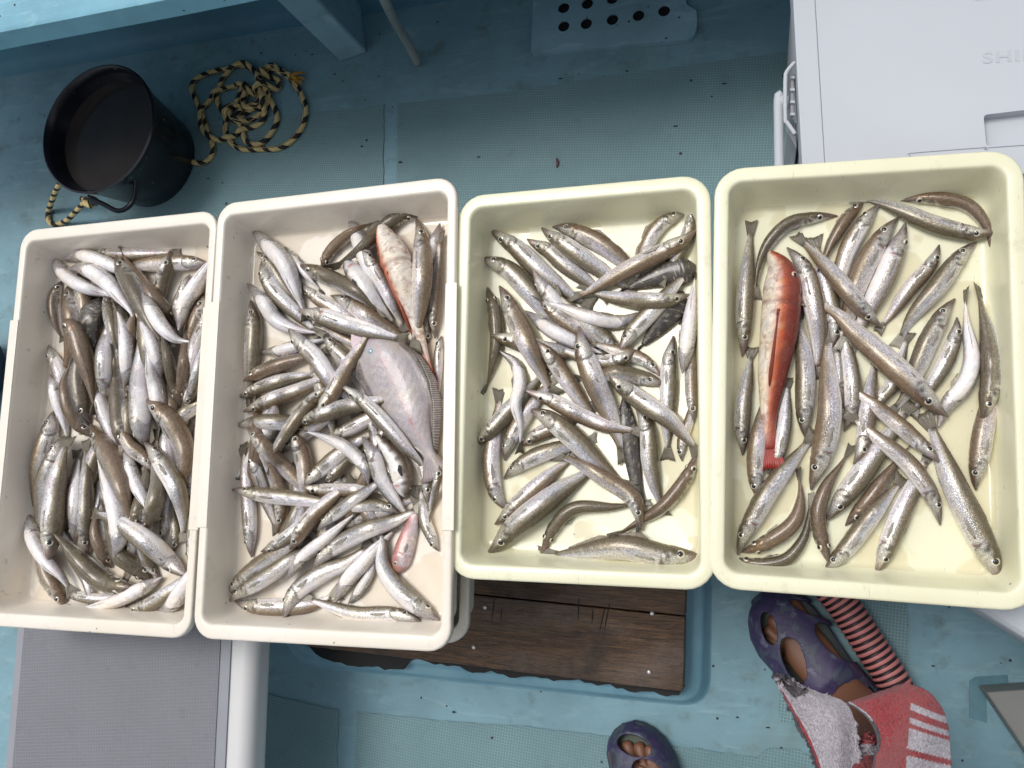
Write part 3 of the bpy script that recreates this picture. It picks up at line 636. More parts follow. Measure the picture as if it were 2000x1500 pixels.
# ================================================================== FISH
# tray | layer+kind, view, back direction, width, snout-to-tail path read off the photograph (units of a picture enlargement), place words
REG = {'a': (0, 400, 4.4444), 'b': (0, 650, 4.4444), 'c': (0, 950, 4.4444), 'd': (370, 390, 5), 'e': (600, 390, 5), 'f': (400, 640, 5), 'g': (560, 640, 5),
       'h': (400, 900, 5), 'i': (540, 960, 5), 'j': (880, 350, 5), 'k': (1020, 350, 5), 'l': (880, 600, 5), 'm': (1020, 600, 5), 'n': (880, 860, 5), 'o': (1020, 860, 5),
       'p': (1380, 340, 5), 'q': (1600, 300, 5), 'r': (1380, 600, 5), 's': (1600, 580, 5), 't': (1380, 860, 5), 'v': (1600, 860, 5)}
FISH = """
#T 1
1 a s85 125 745,400 1150,430 1595,390 | lying along the back wall
1 a n80 150 1820,500 1500,500 1130,530 | below the fish along the back wall
2 a b 130 555,480 700,440 900,500 1150,620 1300,760 | second belly from the back left corner
4 a b 150 610,560 760,560 950,680 1130,900 1180,1010 | with a dark open gill slit
3 a b 120 425,420 520,580 700,700 930,770 1110,850 | nearest the back left corner
1 a w20 100 530,650 465,830 490,1030 560,1190 | curved, farthest left of the olive fish
2 a w35 150 570,690 610,850 640,1050 620,1300 560,1480 510,1580 | right beside the curved leftmost olive fish
3 a e35 170 530,950 650,1090 720,1300 780,1500 800,1640 | just left of the black dragonet's tail
2D a u 170 870,810 775,980 790,1180 830,1330 815,1450 | mottled black, near the back left
4 a e75 115 915,765 940,900 980,1080 1015,1280 | just right of the black dragonet's head
2 b b 130 1095,475 1110,280 1090,0 1000,-270 | pinkish, snout in the tray's upper middle
4 b w25 150 1075,1030 1040,850 1020,500 1000,90 | long and brown with its forked tail up
3 b w85 145 935,585 900,400 900,150 945,-60 | bright head beside the long brown fish
3 b w110 195 1270,1010 1220,800 1210,450 1215,150 1200,-40 | widest of the middle, pearly flank
2 b b 120 1410,390 1360,200 1290,0 1200,-150 | dark snout pointing into the olive tails
2 b b 150 1400,850 1380,560 1330,300 1300,100 1290,-20 | straight pale belly right of the widest fish
4 a w25 170 985,435 1080,600 1200,800 1330,1050 1410,1180 | crossing the belly-up pair at the top
2 a ne25 150 1520,1040 1420,900 1300,740 1150,540 | tail at the back wall pair
5 a b 130 1240,760 1330,930 1430,1080 1560,1180 1740,1185 | bent like a hook, on top
5 a b 150 1570,1100 1595,900 1700,720 1830,520 | slanting to the right wall
2 a w95 110 1635,605 1590,750 1540,900 1560,1150 | head poking out near the right wall
2 a w40 150 1760,760 1740,900 1650,1200 1600,1500 | dark, under the slanting belly near right wall
3 a w90 120 1800,890 1760,1050 1690,1200 1650,1400 | bright cheek pressed to the right wall
1 a e80 90 1850,800 1850,550 1840,400 1800,290 | half hidden in the back right corner
2 b w90 120 410,115 480,260 530,400 600,620 | small head at the left wall's middle
4 b w15 130 810,910 690,800 600,640 570,420 660,200 | curved brown, left of centre
2 b e60 160 790,780 720,620 680,400 700,150 | greenish, inside the curved brown fish
3 b b 110 440,360 500,560 560,750 600,950 | slim, by the left wall
3 b w55 170 455,665 430,850 360,1100 330,1300 | dark head at the left wall
4 b w65 170 535,890 470,1080 390,1300 360,1530 | just below the dark head at the left wall
5 c e95 195 440,650 450,450 480,150 520,-150 590,-430 | large and rosy silver, left of the front half
3 c w95 110 635,490 640,300 650,0 690,-330 | slim, between two large silver fish
4 c e85 150 785,610 750,400 750,100 750,-150 750,-430 | bright head down the middle of the front half
5 b e60 195 790,775 870,930 970,1100 1040,1300 1080,1450 | fat olive back in the tray's centre
3 c b 170 1010,620 1045,400 1010,150 900,-150 830,-350 | both eyes showing, below the fat olive fish
3 c u 130 1140,380 1200,200 1260,0 1290,-200 | brown head right of the two-eyed belly
4 c e60 170 1240,420 1310,250 1380,0 1370,-220 | headed under the tail of a pale fish
2 c w70 90 1410,470 1430,300 1450,100 1470,-50 | small dark head near the front right
2 c e85 100 1515,575 1530,400 1500,200 1480,0 | slim silver head near the front right
6 b ne115 170 1270,930 1400,1120 1530,1330 1590,1550 1600,1850 | curved pale flank, right of centre
5 b ne60 200 1255,550 1400,680 1530,830 1610,1050 1590,1280 | large eye, curving down the right side
4 b ne80 130 1340,1190 1250,1080 1150,1000 1090,920 | small silver head under the curved pale flank
3 b e100 110 1590,650 1680,500 1750,200 1795,-20 | pale, slanting along the right wall
2 b u 110 1560,640 1500,400 1420,50 1400,-100 | brown back in the right half, first of two
2 b u 120 1560,620 1600,300 1620,0 1640,-150 | brown back in the right half, second of two
3 b n60 130 1570,850 1650,720 1760,640 1850,600 | cut off by the right wall at mid height
4 c w90 90 1640,720 1660,400 1685,100 1720,-300 | slim, upright against the right wall
4 c b 130 235,220 280,450 400,650 520,780 630,950 | snout at the left wall in the front half
3 c e60 150 575,1080 480,920 400,780 350,620 | nearest the front left corner
2 c w90 110 520,400 620,620 740,850 775,1115 | tail on the front wall
1 c s85 100 560,930 700,960 850,980 980,970 | half buried by the front wall
5 c u 170 1170,890 900,830 700,650 500,430 380,340 | long olive, crossing the front half
6 c sw85 190 1615,805 1430,620 1200,430 1000,300 820,240 | longest, pointing at the front right corner
3 c b 130 1420,830 1250,920 1000,1040 780,1090 575,1105 | slim white belly by the front wall
2 c s75 150 1090,1070 1300,1040 1480,930 1620,830 1700,800 | dark back against the front wall
2 c b 150 1400,1100 1530,1050 1640,900 1750,750 | white belly in the front right corner
2 c u 160 1320,840 1180,700 1050,600 980,400 | green, under the longest fish
3 c e85 100 1390,790 1310,700 1260,600 1220,480 | little head under the longest fish's jaw
2 c u 110 960,710 880,560 830,380 870,100 | very dark thin back
2 b w100 130 800,400 860,600 950,850 1000,1000 | lavender flank left of the centre line
3 b b 120 1085,1020 1130,1150 1180,1300 1250,1440 | pinkish, below the long brown fish's snout
1 b e80 150 700,1500 760,1300 820,1100 900,900 |
1 b w80 150 1200,1500 1250,1300 1330,1100 1400,900 |
1 a e80 150 1200,1500 1150,1300 1050,1100 950,950 |
1 b w80 150 1500,1500 1480,1300 1450,1100 1420,850 |
1 b e80 140 1080,1450 1020,1250 980,1000 900,800 |
1 b u 150 1250,500 1180,700 1120,850 1050,1100 |
1 b w60 140 1650,1500 1660,1250 1700,1050 1700,850 |
1 c e80 150 500,500 560,250 620,50 650,-200 |
1 c w80 150 900,700 880,450 860,200 850,-50 |
1 a e70 158 692,556 761,1002 810,1449 |
1 a e80 149 1493,393 1374,840 1374,1286 |
1 a u 131 1000,737 1077,1174 1210,1612 |
1 b b 149 1660,25 1672,474 1597,923 |
1 b e70 143 1595,967 1466,525 1431,82 |
1 b e70 144 1112,446 1110,892 994,1338 |
1 b e70 153 1157,562 1118,113 1195,-337 |
1 b w60 154 1235,-283 1285,166 1292,615 |
1 c w60 143 1340,55 1213,480 1045,905 |
1 c w60 162 1077,-255 1072,194 1141,643 |
1 c e70 156 1037,644 1019,195 1114,-253 |
1 c w80 156 1135,643 1191,202 1309,-240 |
#T 2
3 e u 170 1150,150 930,150 720,300 500,500 200,690 | brown, both eyes by the back wall
2 e u 130 130,690 230,500 420,330 700,200 | brown, tail under the back wall's brown head
3 d b 190 620,275 760,420 930,600 1040,850 1130,1080 | nearest the back left corner
2 d b 90 940,460 1080,650 1200,800 1325,930 | slim, beside the corner's white belly
2 d ne70 130 665,495 800,640 900,800 1000,950 1090,1080 | mouth open beneath the corner's white belly
2 d sw80 170 685,610 750,780 870,950 1060,1130 | second silver one from the left wall
3 d b 170 585,825 720,980 860,1180 1050,1270 1250,1300 | dark snout, white belly, near left wall
2 d e70 190 615,975 635,1200 620,1500 590,1780 | upright against the left wall
4 d ne40 180 1065,620 1300,730 1560,850 1750,1000 1890,1160 | slanting toward the flounder's head
2 d sw80 150 1080,830 1250,970 1400,1060 1560,1160 | large eye, under the slanting olive fish
3 d ne80 190 1390,915 1600,1030 1780,1160 2000,1310 | bronze back, beside the slanting olive fish
4 d s100 200 1050,1100 1300,1140 1550,1230 1780,1290 | pale flank pointing left above centre
3 d n75 100 1900,1560 1600,1400 1400,1300 1210,1180 | grey tail fanned over a pale head
2S e w125 190 380,600 500,760 620,950 780,1130 880,1280 | spotted belly near the red gurnard
3 e ne110 165 530,465 640,640 760,850 880,1100 985,1320 | between spotted perch and gurnard
3G e w135 290 710,275 850,560 960,900 1080,1300 1180,1600 1300,1890 | white belly, orange cheeks, near the back right
5 e e85 225 1090,180 1125,400 1130,750 1100,1100 1060,1320 1050,1510 | longest, right of the gurnard
4 e e80 150 1265,1350 1240,1150 1270,800 1290,550 1290,290 | tail up by the right wall
2 e e90 90 1195,1400 1170,1280 1180,1100 1190,950 | small head below the longest fish
2 g w80 110 1500,80 1480,250 1475,450 1480,600 | purple back against the right wall
3F g b 600 740,60 900,330 1120,700 1330,1060 1470,1330 | pale underside up
3 f sw100 200 800,10 950,170 1080,300 1200,480 1290,600 | pale head above centre
2 f ne85 180 1160,50 1280,200 1400,320 1520,450 | bright cheek above centre
1 f b 130 555,245 720,230 900,190 1170,120 | half hidden in the left half
2 f s40 160 370,530 560,430 800,340 1030,270 1150,230 | olive, snout at the left wall
2 f s75 150 298,697 500,600 800,500 1140,440 | jaw by the red gill
3 f s90 170 380,840 600,730 850,640 1080,540 1310,370 | red gill open, tail fanned upward
2 f n80 170 258,945 500,920 750,920 900,900 | beneath the red gill fish
5 f e75 185 1080,880 1250,650 1400,380 1540,150 1650,-50 | tail fanned over the flounder's head
4 f se60 160 1245,570 1080,690 950,830 800,1030 660,1230 590,1440 | long, tail reaching down left
3 f s80 190 890,975 1050,890 1300,800 1580,740 | large eye at the tray's centre
1 f n100 170 1150,1060 1350,1010 1620,870 1750,800 | pale, below the large-eyed central fish
6 f sw85 170 1300,560 1520,700 1750,930 1970,1180 2110,1330 2150,1510 | lying over the flounder's edge
4 f b 150 1610,1530 1560,1350 1400,1180 1150,1060 890,990 | pinkish brown curve below centre
3 f e75 190 850,985 940,1180 980,1350 980,1500 | blunt head at lower centre
2 f ne70 180 420,950 600,1180 750,1330 940,1550 | running down from the left wall's middle
2 h w90 160 440,940 440,700 420,400 380,50 365,-190 | upright, red mouth, left wall
2 h w80 130 430,-110 490,80 560,300 650,550 710,730 | rosy, right of the left wall's upright fish
3 h e70 160 715,705 755,500 720,250 600,0 420,-210 | large eye, snout down in the left half
3 h n80 170 945,245 1100,110 1300,-60 1430,-150 | snout on the horizontal pair
2 h se70 150 1180,230 1300,100 1430,-50 | bronze edge, right of lower centre
4 h s80 150 938,265 1150,290 1400,290 1620,290 | horizontal, above the long horizontal fish
5 h n85 170 268,260 520,320 850,360 1200,410 1380,420 | horizontal across the left half
3 f w120 180 1530,1080 1650,1250 1720,1480 1900,1750 1980,1850 | blue sheen, left of the spotted perch
5S h e125 210 1960,345 1900,50 1800,-100 1620,-320 | white throat, snout to the front
5 h n95 150 1090,660 1250,530 1450,380 1650,240 1815,135 | tail fan up right, lower centre
4 h e75 190 840,880 950,680 1080,520 1210,400 | snout down, beside an open gill
6 h b 140 805,1155 950,950 1200,750 1400,580 1560,440 | slender white, lower centre
5 h n100 205 1025,1050 1250,850 1550,680 1900,560 2180,410 | largest, fanned tail at the right
3 h s95 150 558,905 750,790 870,700 960,620 | black gill slit by the left half
2 h n70 190 148,1292 330,1130 560,960 700,860 860,750 | nearest the left wall's front end
2 h n85 180 228,1352 450,1220 700,1060 900,900 | second from the left wall's front end
1 h s80 190 293,1400 550,1430 850,1430 1100,1390 1260,1310 | along the front wall, left half
4 h nw105 205 757,1520 900,1270 1150,1090 1400,980 1660,770 | snout nearly touching the front wall
4 h b 170 1290,1380 1370,1200 1550,1000 1700,830 1900,640 | slanting white belly, front half
2 h b 110 1410,1395 1530,1240 1640,1050 1680,860 | thin, behind the slanting white belly
5 i n105 170 1430,1260 1150,1190 800,1190 500,1110 210,1005 | along the front wall, tail to the left
4 i e130 215 1610,1240 1400,1130 1150,900 1045,700 1045,460 | curved, gill open at the front right corner
4B i w80 195 1180,790 1250,560 1330,300 1375,40 | pink, large eye, near the front right
2 i w80 140 1570,590 1500,420 1450,300 1430,180 | half hidden by the right wall, front half
3 i e80 90 1600,-250 1560,-50 1520,120 1470,310 | thin tail end by the right wall
3 h n85 130 1890,490 1780,450 1650,430 1480,450 | small face, right of lower centre
1 g e70 90 1490,700 1470,1000 1450,1300 1460,1500 | dark strip between flounder and right wall
1 f e80 160 1300,1000 1200,800 1150,600 1100,450 |
1 h w80 160 900,900 950,600 900,300 850,100 |
1 h n80 160 1300,700 1500,560 1750,480 1900,420 |
1 f n80 160 1500,1300 1650,1150 1800,950 1900,700 |
1 d e80 160 1750,1300 1850,1100 1880,900 1950,700 |
1 h w80 150 1850,300 1800,100 1700,-100 1650,-250 |
1 g e80 160 1400,1700 1350,1400 1250,1200 1150,1000 |
1 f e80 169 537,1211 667,776 768,341 |
1 f b 167 670,714 521,1113 253,1512 |
1 f e70 162 1037,265 1177,698 1285,1131 |
1 f w60 174 736,1212 1091,922 1425,633 |
1 f u 175 452,1595 522,1145 501,696 |
1 i w60 153 605,-170 889,216 1069,602 |
1 i w60 163 -61,704 162,296 319,-112 |
1 i w60 171 386,643 516,209 625,-225 |
1 i u 177 659,338 856,-77 1006,-492 |
1 e u 176 545,376 596,825 610,1274 |
1 e b 152 1305,242 1157,660 975,1079 |
1 e b 177 418,125 584,540 767,955 |
#T 3
2 j u 150 350,1040 420,1250 450,1550 400,1850 320,2140 | brown, against the left wall
2 j sw80 210 372,508 620,660 850,880 1060,1060 1260,1190 1430,1240 | jaw open, nearest the back left corner
2 j sw75 180 738,605 950,700 1120,850 1340,1010 | third head from the back left
2 j sw80 200 873,495 1080,620 1300,780 1520,930 | second of the two heads by the back wall
3 j ne60 200 1003,440 1250,520 1500,650 1720,830 | brown, fins raised, by the back wall
3 j ne75 220 272,750 550,880 750,1080 900,1260 1100,1480 | snout closest to the left wall's back end
3 j sw130 180 790,890 920,1080 1050,1250 1250,1400 1590,1730 | pink jaw, dark gill slit
6 k se70 210 1715,510 1500,650 1200,800 850,980 620,1110 400,1170 | large, slanting, topmost of the back half
5 k s75 190 1640,1145 1400,1190 1050,1180 750,1120 550,1000 | horizontal beneath the large slanting fish
4 k e70 155 1680,185 1645,380 1570,600 1450,800 | snout up in the back right corner
3 k nw80 170 1600,315 1350,440 1210,650 1150,820 | curved with bristling fin, back right
4 k n150 160 1170,1300 950,1390 650,1340 350,1230 85,1140 | pinkish curve, snout right, above centre
3D k u 290 1725,880 1450,920 1150,1020 950,1100 | mottled dark, head at the right wall
2D m u 300 1570,-150 1450,20 1300,230 1120,430 | dark, below the horizontal silver fish
4 m b 180 1570,645 1610,350 1650,50 1700,-350 | white, head down by the right wall
4 m nw80 200 932,437 1080,230 1250,50 1380,-90 | snout down left, over the lower dark dragonet
5 l ne75 220 500,-220 610,50 750,350 870,600 960,780 1050,850 | long, slanting through the left half
3 l s70 200 380,290 600,330 900,420 1200,450 1350,480 | pointing left, crossed by the long slanting fish
4 l s80 190 1810,440 1620,530 1430,550 1300,500 | short bright head pointing right, centre
4 l b 160 740,40 950,200 1200,330 1400,420 1590,490 | pink belly above centre
3 l sw70 150 850,-80 1080,120 1300,270 1570,460 | narrow body under the pink belly
3 l ne75 170 1700,470 1480,270 1300,120 1150,-20 | bronze back above centre right
5 l b 140 490,430 640,560 680,750 640,950 690,1200 670,1450 | wavy, near the left wall
5 l ne75 190 858,318 1010,520 1150,720 1280,920 1390,1060 | small head left of the tallest head
6 l sw80 250 1225,200 1290,430 1400,720 1530,1000 1610,1220 1690,1450 | large, sharp snout up at the centre
7 l sw85 180 715,830 950,900 1250,1050 1550,1170 1925,1220 | topmost across the centre, forked tail right
6 l ne75 235 770,970 1000,1110 1250,1320 1450,1530 1650,1700 1780,1780 | broad, under the topmost central fish
4 l se75 190 200,1370 380,1200 560,1000 750,800 880,640 | rosy back, snout at the left wall
3 l nw85 180 505,1485 600,1250 720,1050 870,850 1050,680 | steep, left of the small open mouth
2 l s80 170 688,1365 850,1250 1000,1180 1150,1100 | short head right of the steep fish
1 n w80 190 545,705 430,500 390,200 430,-100 460,-300 475,-530 | upright, tail fan beside the left wall
3 n nw75 180 508,355 750,190 1000,90 1250,30 | striped back, front left
3 n se75 190 447,838 640,640 850,450 1050,280 1240,140 | first of two slanting to the front left corner
3 n se75 260 385,1125 600,880 850,670 1100,480 1370,300 | broad, nearest the front left corner
3 n u 150 885,1120 1010,850 1220,660 1600,650 1990,590 | brown, bent, by the front wall
7 n ne65 200 1878,865 1780,560 1500,370 1200,200 965,130 | tan, arching, forked tail at centre
4 o nw25 160 1700,110 1620,330 1400,620 1150,790 830,980 | olive, tail near the front wall
3 o n75 285 1758,1110 1400,1120 1000,1040 650,1080 205,1145 | largest, alone along the front wall
4D l u 190 1690,870 1720,1100 1780,1500 1830,1800 1860,1950 1790,2385 | thin with a black spike tail
4 m n55 180 1400,742 1150,680 950,640 800,660 | grey head pointing right, right half
6 m sw80 220 815,645 1000,800 1200,950 1450,1120 1660,1350 1745,1480 | pink lips, slanting to the right wall
3 m ne80 150 1352,655 1200,520 1050,460 920,420 | small head near the lower dark dragonet
2 m e90 190 1500,290 1440,500 1430,850 1420,1150 1420,1520 | purple edge, upright in the right half
3 m e60 140 1690,1115 1660,900 1650,600 1690,200 | olive head along the right wall
2 m w80 120 1545,1500 1560,1300 1620,1130 1650,1000 | small silver head low by the right wall
2 m e75 200 1130,960 1230,1200 1250,1500 1290,1720 1330,1860 | headless looking, upright, ribbed edge
#T 4
1 p e70 205 375,1775 370,1550 380,1200 410,800 430,600 440,430 | tail fan up, nearest the left wall
1 p nw30 150 1280,395 1050,420 800,480 600,680 500,950 490,1250 | brown arch near the back left corner
6G p e95 420 675,750 745,1000 710,1500 640,2000 610,2400 640,2940 | red with fins folded, lying upright on top
2 p ne85 245 815,705 970,950 1050,1250 1100,1600 1080,1900 | blunt mouth beside the gurnard's eye
4 p sw80 220 1685,1505 1480,1280 1250,1000 1050,780 850,570 | rosy, tail fan at the upper left
2 p e30 150 1545,265 1380,420 1230,650 1130,850 | brown face at the back wall
3 p w100 210 1660,290 1500,520 1370,750 1300,1000 1340,1150 | pale head beside the brown face
3 p w75 255 1840,415 1680,650 1540,900 1430,1180 1400,1350 | big scales, large eye, near the back wall
3 p e115 250 1965,495 1850,750 1750,1000 1600,1300 | pale belly right of the big-scaled fish
5 q s75 225 1732,752 1450,740 1100,650 800,520 550,430 290,378 | topmost across the back right corner
1 q u 165 790,450 1100,430 1450,500 1640,720 1680,950 1700,1160 | dark arch in the back right corner
3 q e80 190 1195,900 1080,1100 900,1300 720,1550 600,1700 | torn pink gill
3 q nw75 230 1515,848 1330,1050 1150,1300 900,1600 740,1920 | long, snout under the topmost fish's chin
3 s w75 240 1300,5 1180,200 1050,450 950,700 850,950 700,1130 | bronze back, snout up, right half
4 s e80 195 1370,205 1310,450 1200,700 1050,930 | small head in the right half
3 s b 210 1160,1275 1250,1050 1420,850 1490,600 1440,250 1420,-110 | curved white, right half
4 s w50 245 1570,1228 1640,1000 1680,700 1640,350 1580,50 1545,-150 | upright beside the right wall
3 v w80 250 1500,478 1550,200 1590,-50 1640,-300 | snout down, below the right wall's upright fish
6 s sw75 300 1230,1190 950,900 650,620 350,350 150,150 -180,0 | largest, crossing the centre
3 r w80 230 940,1275 950,1000 960,650 930,350 900,80 | upright, right beside the gurnard's fin
4 r w80 280 990,1765 1100,1500 1190,1100 1190,750 1180,450 1210,160 | broad, upright, tail fan near the centre
2 r e80 200 1370,1215 1430,950 1420,650 1370,400 1330,250 | narrow gap head right of the broad fish
2 r e75 190 375,1440 350,1200 370,900 400,700 420,560 | below the left wall's tail-up fish
3 t w80 200 495,592 470,350 480,100 520,-150 560,-350 | snout down, left of the gurnard's tail
2 t e100 175 620,335 700,150 760,-100 790,-450 | half hidden under the gurnard's tail
5 t w85 230 280,1105 400,850 600,500 820,220 960,50 1090,-110 | snout in the front left corner
3 t u 190 345,1098 620,980 850,800 920,550 880,250 | olive, green back, front left
2 t u 150 213,1150 500,1210 780,1160 950,950 1000,700 1010,480 | dark hook at the front left corner
4 t u 180 1200,1200 1120,950 1090,700 1170,450 1320,220 1430,20 | brown, left of the front row
3 t se75 260 1188,805 1330,580 1520,330 1730,30 | broad with bronze edge, front half
2 t w30 180 1350,825 1550,620 1720,400 1870,200 | dull brown head, front half
3 t nw80 220 1125,1315 1330,1120 1570,820 1750,600 1930,380 | pink jaw touching the front wall
2 t e75 240 1672,1352 1780,1050 1900,750 2030,470 | sharp snout at the front wall
3 r e80 200 1460,1540 1530,1350 1580,1000 1620,700 | grey head at lower centre
5 v ne75 200 1202,208 980,20 650,-260 400,-450 215,-610 | upper of two parallel slanting fish
6 v ne80 220 1208,818 1080,500 850,200 600,0 400,-170 220,-310 | lower of two parallel slanting fish
4 v ne65 320 1810,1415 1600,1000 1350,500 1200,150 1100,-100 980,-290 | giant with dark gill slit, front right
1 s e80 170 500,1200 600,1000 720,850 800,600 |
1 r e80 180 1150,1300 1250,1000 1300,700 1280,400 |
1 p e80 200 1250,1700 1250,1450 1200,1200 1150,1000 |
"""
DIRS = {'n': (0, 1), 's': (0, -1), 'e': (1, 0), 'w': (-1, 0), 'ne': (1, 1), 'nw': (-1, 1), 'se': (1, -1), 'sw': (-1, -1)}
U0 = np.array([0, .02, .045, .08, .12, .17, .22, .28, .35, .45, .55, .65, .74, .81, .86, .885])
PROF = {   # half depth, half breadth, depth centre offset (fraction of the half depth)
 'W': ([.11, .21, .34, .48, .63, .77, .88, .96, 1, .99, .93, .80, .62, .45, .35, .33], [.09, .20, .34, .48, .64, .77, .86, .90, .92, .90, .82, .64, .42, .26, .16, .11]),
 'G': ([.16, .34, .50, .66, .82, .94, 1, 1, .97, .88, .76, .56, .40, .31, .28, .27], [.25, .45, .62, .78, .90, .98, 1, .95, .85, .68, .52, .38, .26, .18, .12, .08]),
 'D': ([.12, .20, .28, .36, .44, .48, .50, .48, .44, .38, .32, .26, .20, .17, .15, .12], [.14, .28, .44, .64, .84, .96, 1, .98, .92, .82, .68, .54, .40, .3, .22, .15]),
 'S': ([.28, .45, .58, .70, .80, .90, .96, 1, 1, .92, .80, .66, .52, .40, .34, .32], [.30, .48, .64, .78, .90, .98, 1, .98, .94, .84, .72, .56, .40, .26, .18, .1]),
 'B': ([.20, .42, .60, .76, .88, .96, 1, 1, .98, .90, .78, .62, .45, .32, .26, .25], [.12, .26, .36, .44, .50, .53, .54, .52, .48, .42, .34, .26, .18, .12, .08, .05]),
}
def sst(a, b, x): t = np.clip((x-a)/(b-a), 0, 1); return t*t*(3-2*t)
def lerp(a, b, t): a = np.asarray(a, float); b = np.asarray(b, float); return a+(b-a)*np.asarray(t)[..., None]
def bodycolor(kind, u, c, th, rnd, olive, pearly):
    """rgb + metalness for skin at length u and cos/angle around the body"""
    n1 = rnd.uniform(-1, 1); nz = rnd.normal(0, 1, u.shape)
    if kind in 'W':
        back = np.array([.185, .145, .085])*(1+.25*n1)*(.9 if olive else 1); side = np.array([.90, .865, .835]); belly = np.array([.82, .785, .78])
        if n1 > .25: back = back*np.array([1.12, .94, .95]); side = side*np.array([1.03, .97, .97])
        edge = .42 if not olive else .12
        rgb = lerp(side, [.38, .33, .23], sst(edge-.30, edge-.05, c)); rgb = lerp(rgb, back, sst(edge-.02, edge+.30, c)); rgb = lerp(rgb, belly, sst(-.25, -.62, c))
        line = np.exp(-((c+.06)/.10)**2)*sst(.25, .35, u); rgb = lerp(rgb, [.50, .54, .70], line*.7); line = np.exp(-((c-.27)/.045)**2)*sst(.25, .35, u); rgb = lerp(rgb, back*.7, line*.5)
        line2 = np.exp(-((c-.13)/.07)**2)*sst(.25, .35, u); rgb = lerp(rgb, [.74, .71, .60], line2*.6)
        met = (.40*np.exp(-((c-.05)/.45)**2)+.10)*sst(-.75, -.45, c)
        hd = 1-sst(.235, .25, u+.05*c*c)
        cheek = np.array([.78, .75, .68]); h = lerp(np.broadcast_to(cheek, rgb.shape), back*1.25, sst(.25, .6, c)); h = lerp(h, [.66, .62, .62], sst(-.45, -.8, c))
        snout = 1-sst(.05, .12, u); h = lerp(h, np.array([.23, .165, .135])*(1+.2*n1), snout*sst(-.75, -.2, c)*.85); h = lerp(h, [.42, .35, .34], snout*sst(-.2, -.75, c)*.8)
        bar = np.exp(-((u-.178-.03*c)/.012)**2)*sst(.62, .45, c)*sst(-.65, -.45, c); h = lerp(h, [.95, .92, .84], bar)
        bar2 = np.exp(-((u-.155+.04*(c+.45))/.02)**2)*np.exp(-((c+.42)/.2)**2); h = lerp(h, [.80, .76, .64], bar2*.8)
        dk = np.exp(-((u-.207)/.016)**2)*np.exp(-((c-.28)/.26)**2); h = lerp(h, [.045, .035, .032], dk*.95)
        dk = np.exp(-((u-.165)/.022)**2)*np.exp(-((c-.62)/.2)**2); h = lerp(h, [.06, .05, .04], dk*.6)
        mouth = np.exp(-((c+.35-u*2.2)/.10)**2)*(1-sst(.045, .06, u)); h = lerp(h, [.08, .05, .045], mouth*.7)
        rgb = lerp(rgb, h, hd); met = met*(1-hd)+hd*.5
        gl = np.exp(-((u+.05*c*c-.240)/.0075)**2)*sst(.70, .45, c)*sst(-.95, -.6, c); rgb = lerp(rgb, [.045, .035, .035], gl*.85)
        gl = np.exp(-((u+.05*c*c-.262)/.012)**2)*np.exp(-((c+.05)/.45)**2); rgb = lerp(rgb, [.93, .92, .90], gl*.85)
        if rnd.random() < .16: g = np.exp(-((u-.243)/.009)**2)*np.exp(-((c+.45)/.3)**2); rgb = lerp(rgb, [.20, .02, .03], g)
        if rnd.random() < .2: g = np.exp(-((u-.05)/.05)**2); rgb = lerp(rgb, [.42, .27, .26], g*.35)
        rgb = lerp(rgb, back*1.15, sst(.80, .88, u)*sst(-.4, .1, c)*.6)
        rgb = rgb*(1+.045*nz[..., None])
        # squarish light and dark flecks of rubbed scales
        fk = np.sin(u*91+n1*9)*np.sin(th*5.3+u*37+n1*4)*np.sin(u*43+2*th); rgb = rgb*(1+.10*np.clip(fk, -1, 1))[..., None]
    elif kind == 'G':
        back = np.array([.19, .020, .009]); side = np.array([.52, .105, .028]); belly = np.array([.74, .67, .57])
        rgb = lerp(back, side, sst(.35, -.02, c)); rgb = lerp(rgb, belly, sst(-.05, -.45, c)); blo = np.sin(u*47+th*3)*np.sin(u*23-th*6)+.5*np.sin(u*120+th*9)
        rgb = lerp(rgb, [.16, .025, .015], sst(.35, .9, blo)*sst(.1, .5, c)*.8); rgb = lerp(rgb, [.66, .36, .17], sst(.4, .9, -blo)*np.exp(-((c+.2)/.3)**2)*.8)
        hd = 1-sst(.23, .25, u); rgb = lerp(rgb, [.24, .04, .022], hd*sst(-.3, .3, c)*.6); gl = np.exp(-((u-.245)/.008)**2); rgb = lerp(rgb, [.15, .05, .04], gl*.6)
        rgb = lerp(rgb, [.50, .16, .09], sst(.70, .82, u)*.6); rgb = lerp(rgb, [.36, .045, .03], sst(.8, .88, u)); rgb = rgb*(1+.10*nz[..., None]); met = np.full(u.shape, .05)
    elif kind == 'D':
        rgb = lerp([.050, .040, .030], [.030, .026, .022], sst(0, 1, np.abs(c))); blo = np.sin(u*61+th*4)*np.sin(u*37-th*3)+.7*np.sin(u*150+th*11)*np.sin(th*13)
        rgb = lerp(rgb, [.11, .092, .065], sst(.3, 1.1, blo)*.7); rgb = lerp(rgb, [.010, .009, .009], sst(.2, 1, -blo)*.6); sp = rnd.random(u.shape) > .93; rgb[sp] = [.28, .25, .20]
        rgb = lerp(rgb, [.25, .22, .19], sst(-.5, -.9, c)*.6); met = np.full(u.shape, .02)
    elif kind == 'S':
        rgb = lerp([.13, .085, .055], [.72, .70, .68], sst(.2, -.30, c)); a = np.exp(-((c+.12)/.28)**2)*sst(.25, .8, np.sin(u*44)+.2*np.sin(th*7)); rgb = lerp(rgb, [.055, .035, .03], a*.85)
        rgb = lerp(rgb, [.10, .07, .05], (1-sst(.08, .16, u))*sst(-.75, -.3, c)*.8); g = np.exp(-((u-.16)/.02)**2)*np.exp(-((c+.8)/.2)**2); rgb = lerp(rgb, [.45, .08, .08], g*.8); rgb = rgb*(1+.06*nz[..., None]); met = np.full(u.shape, .05)
    else:
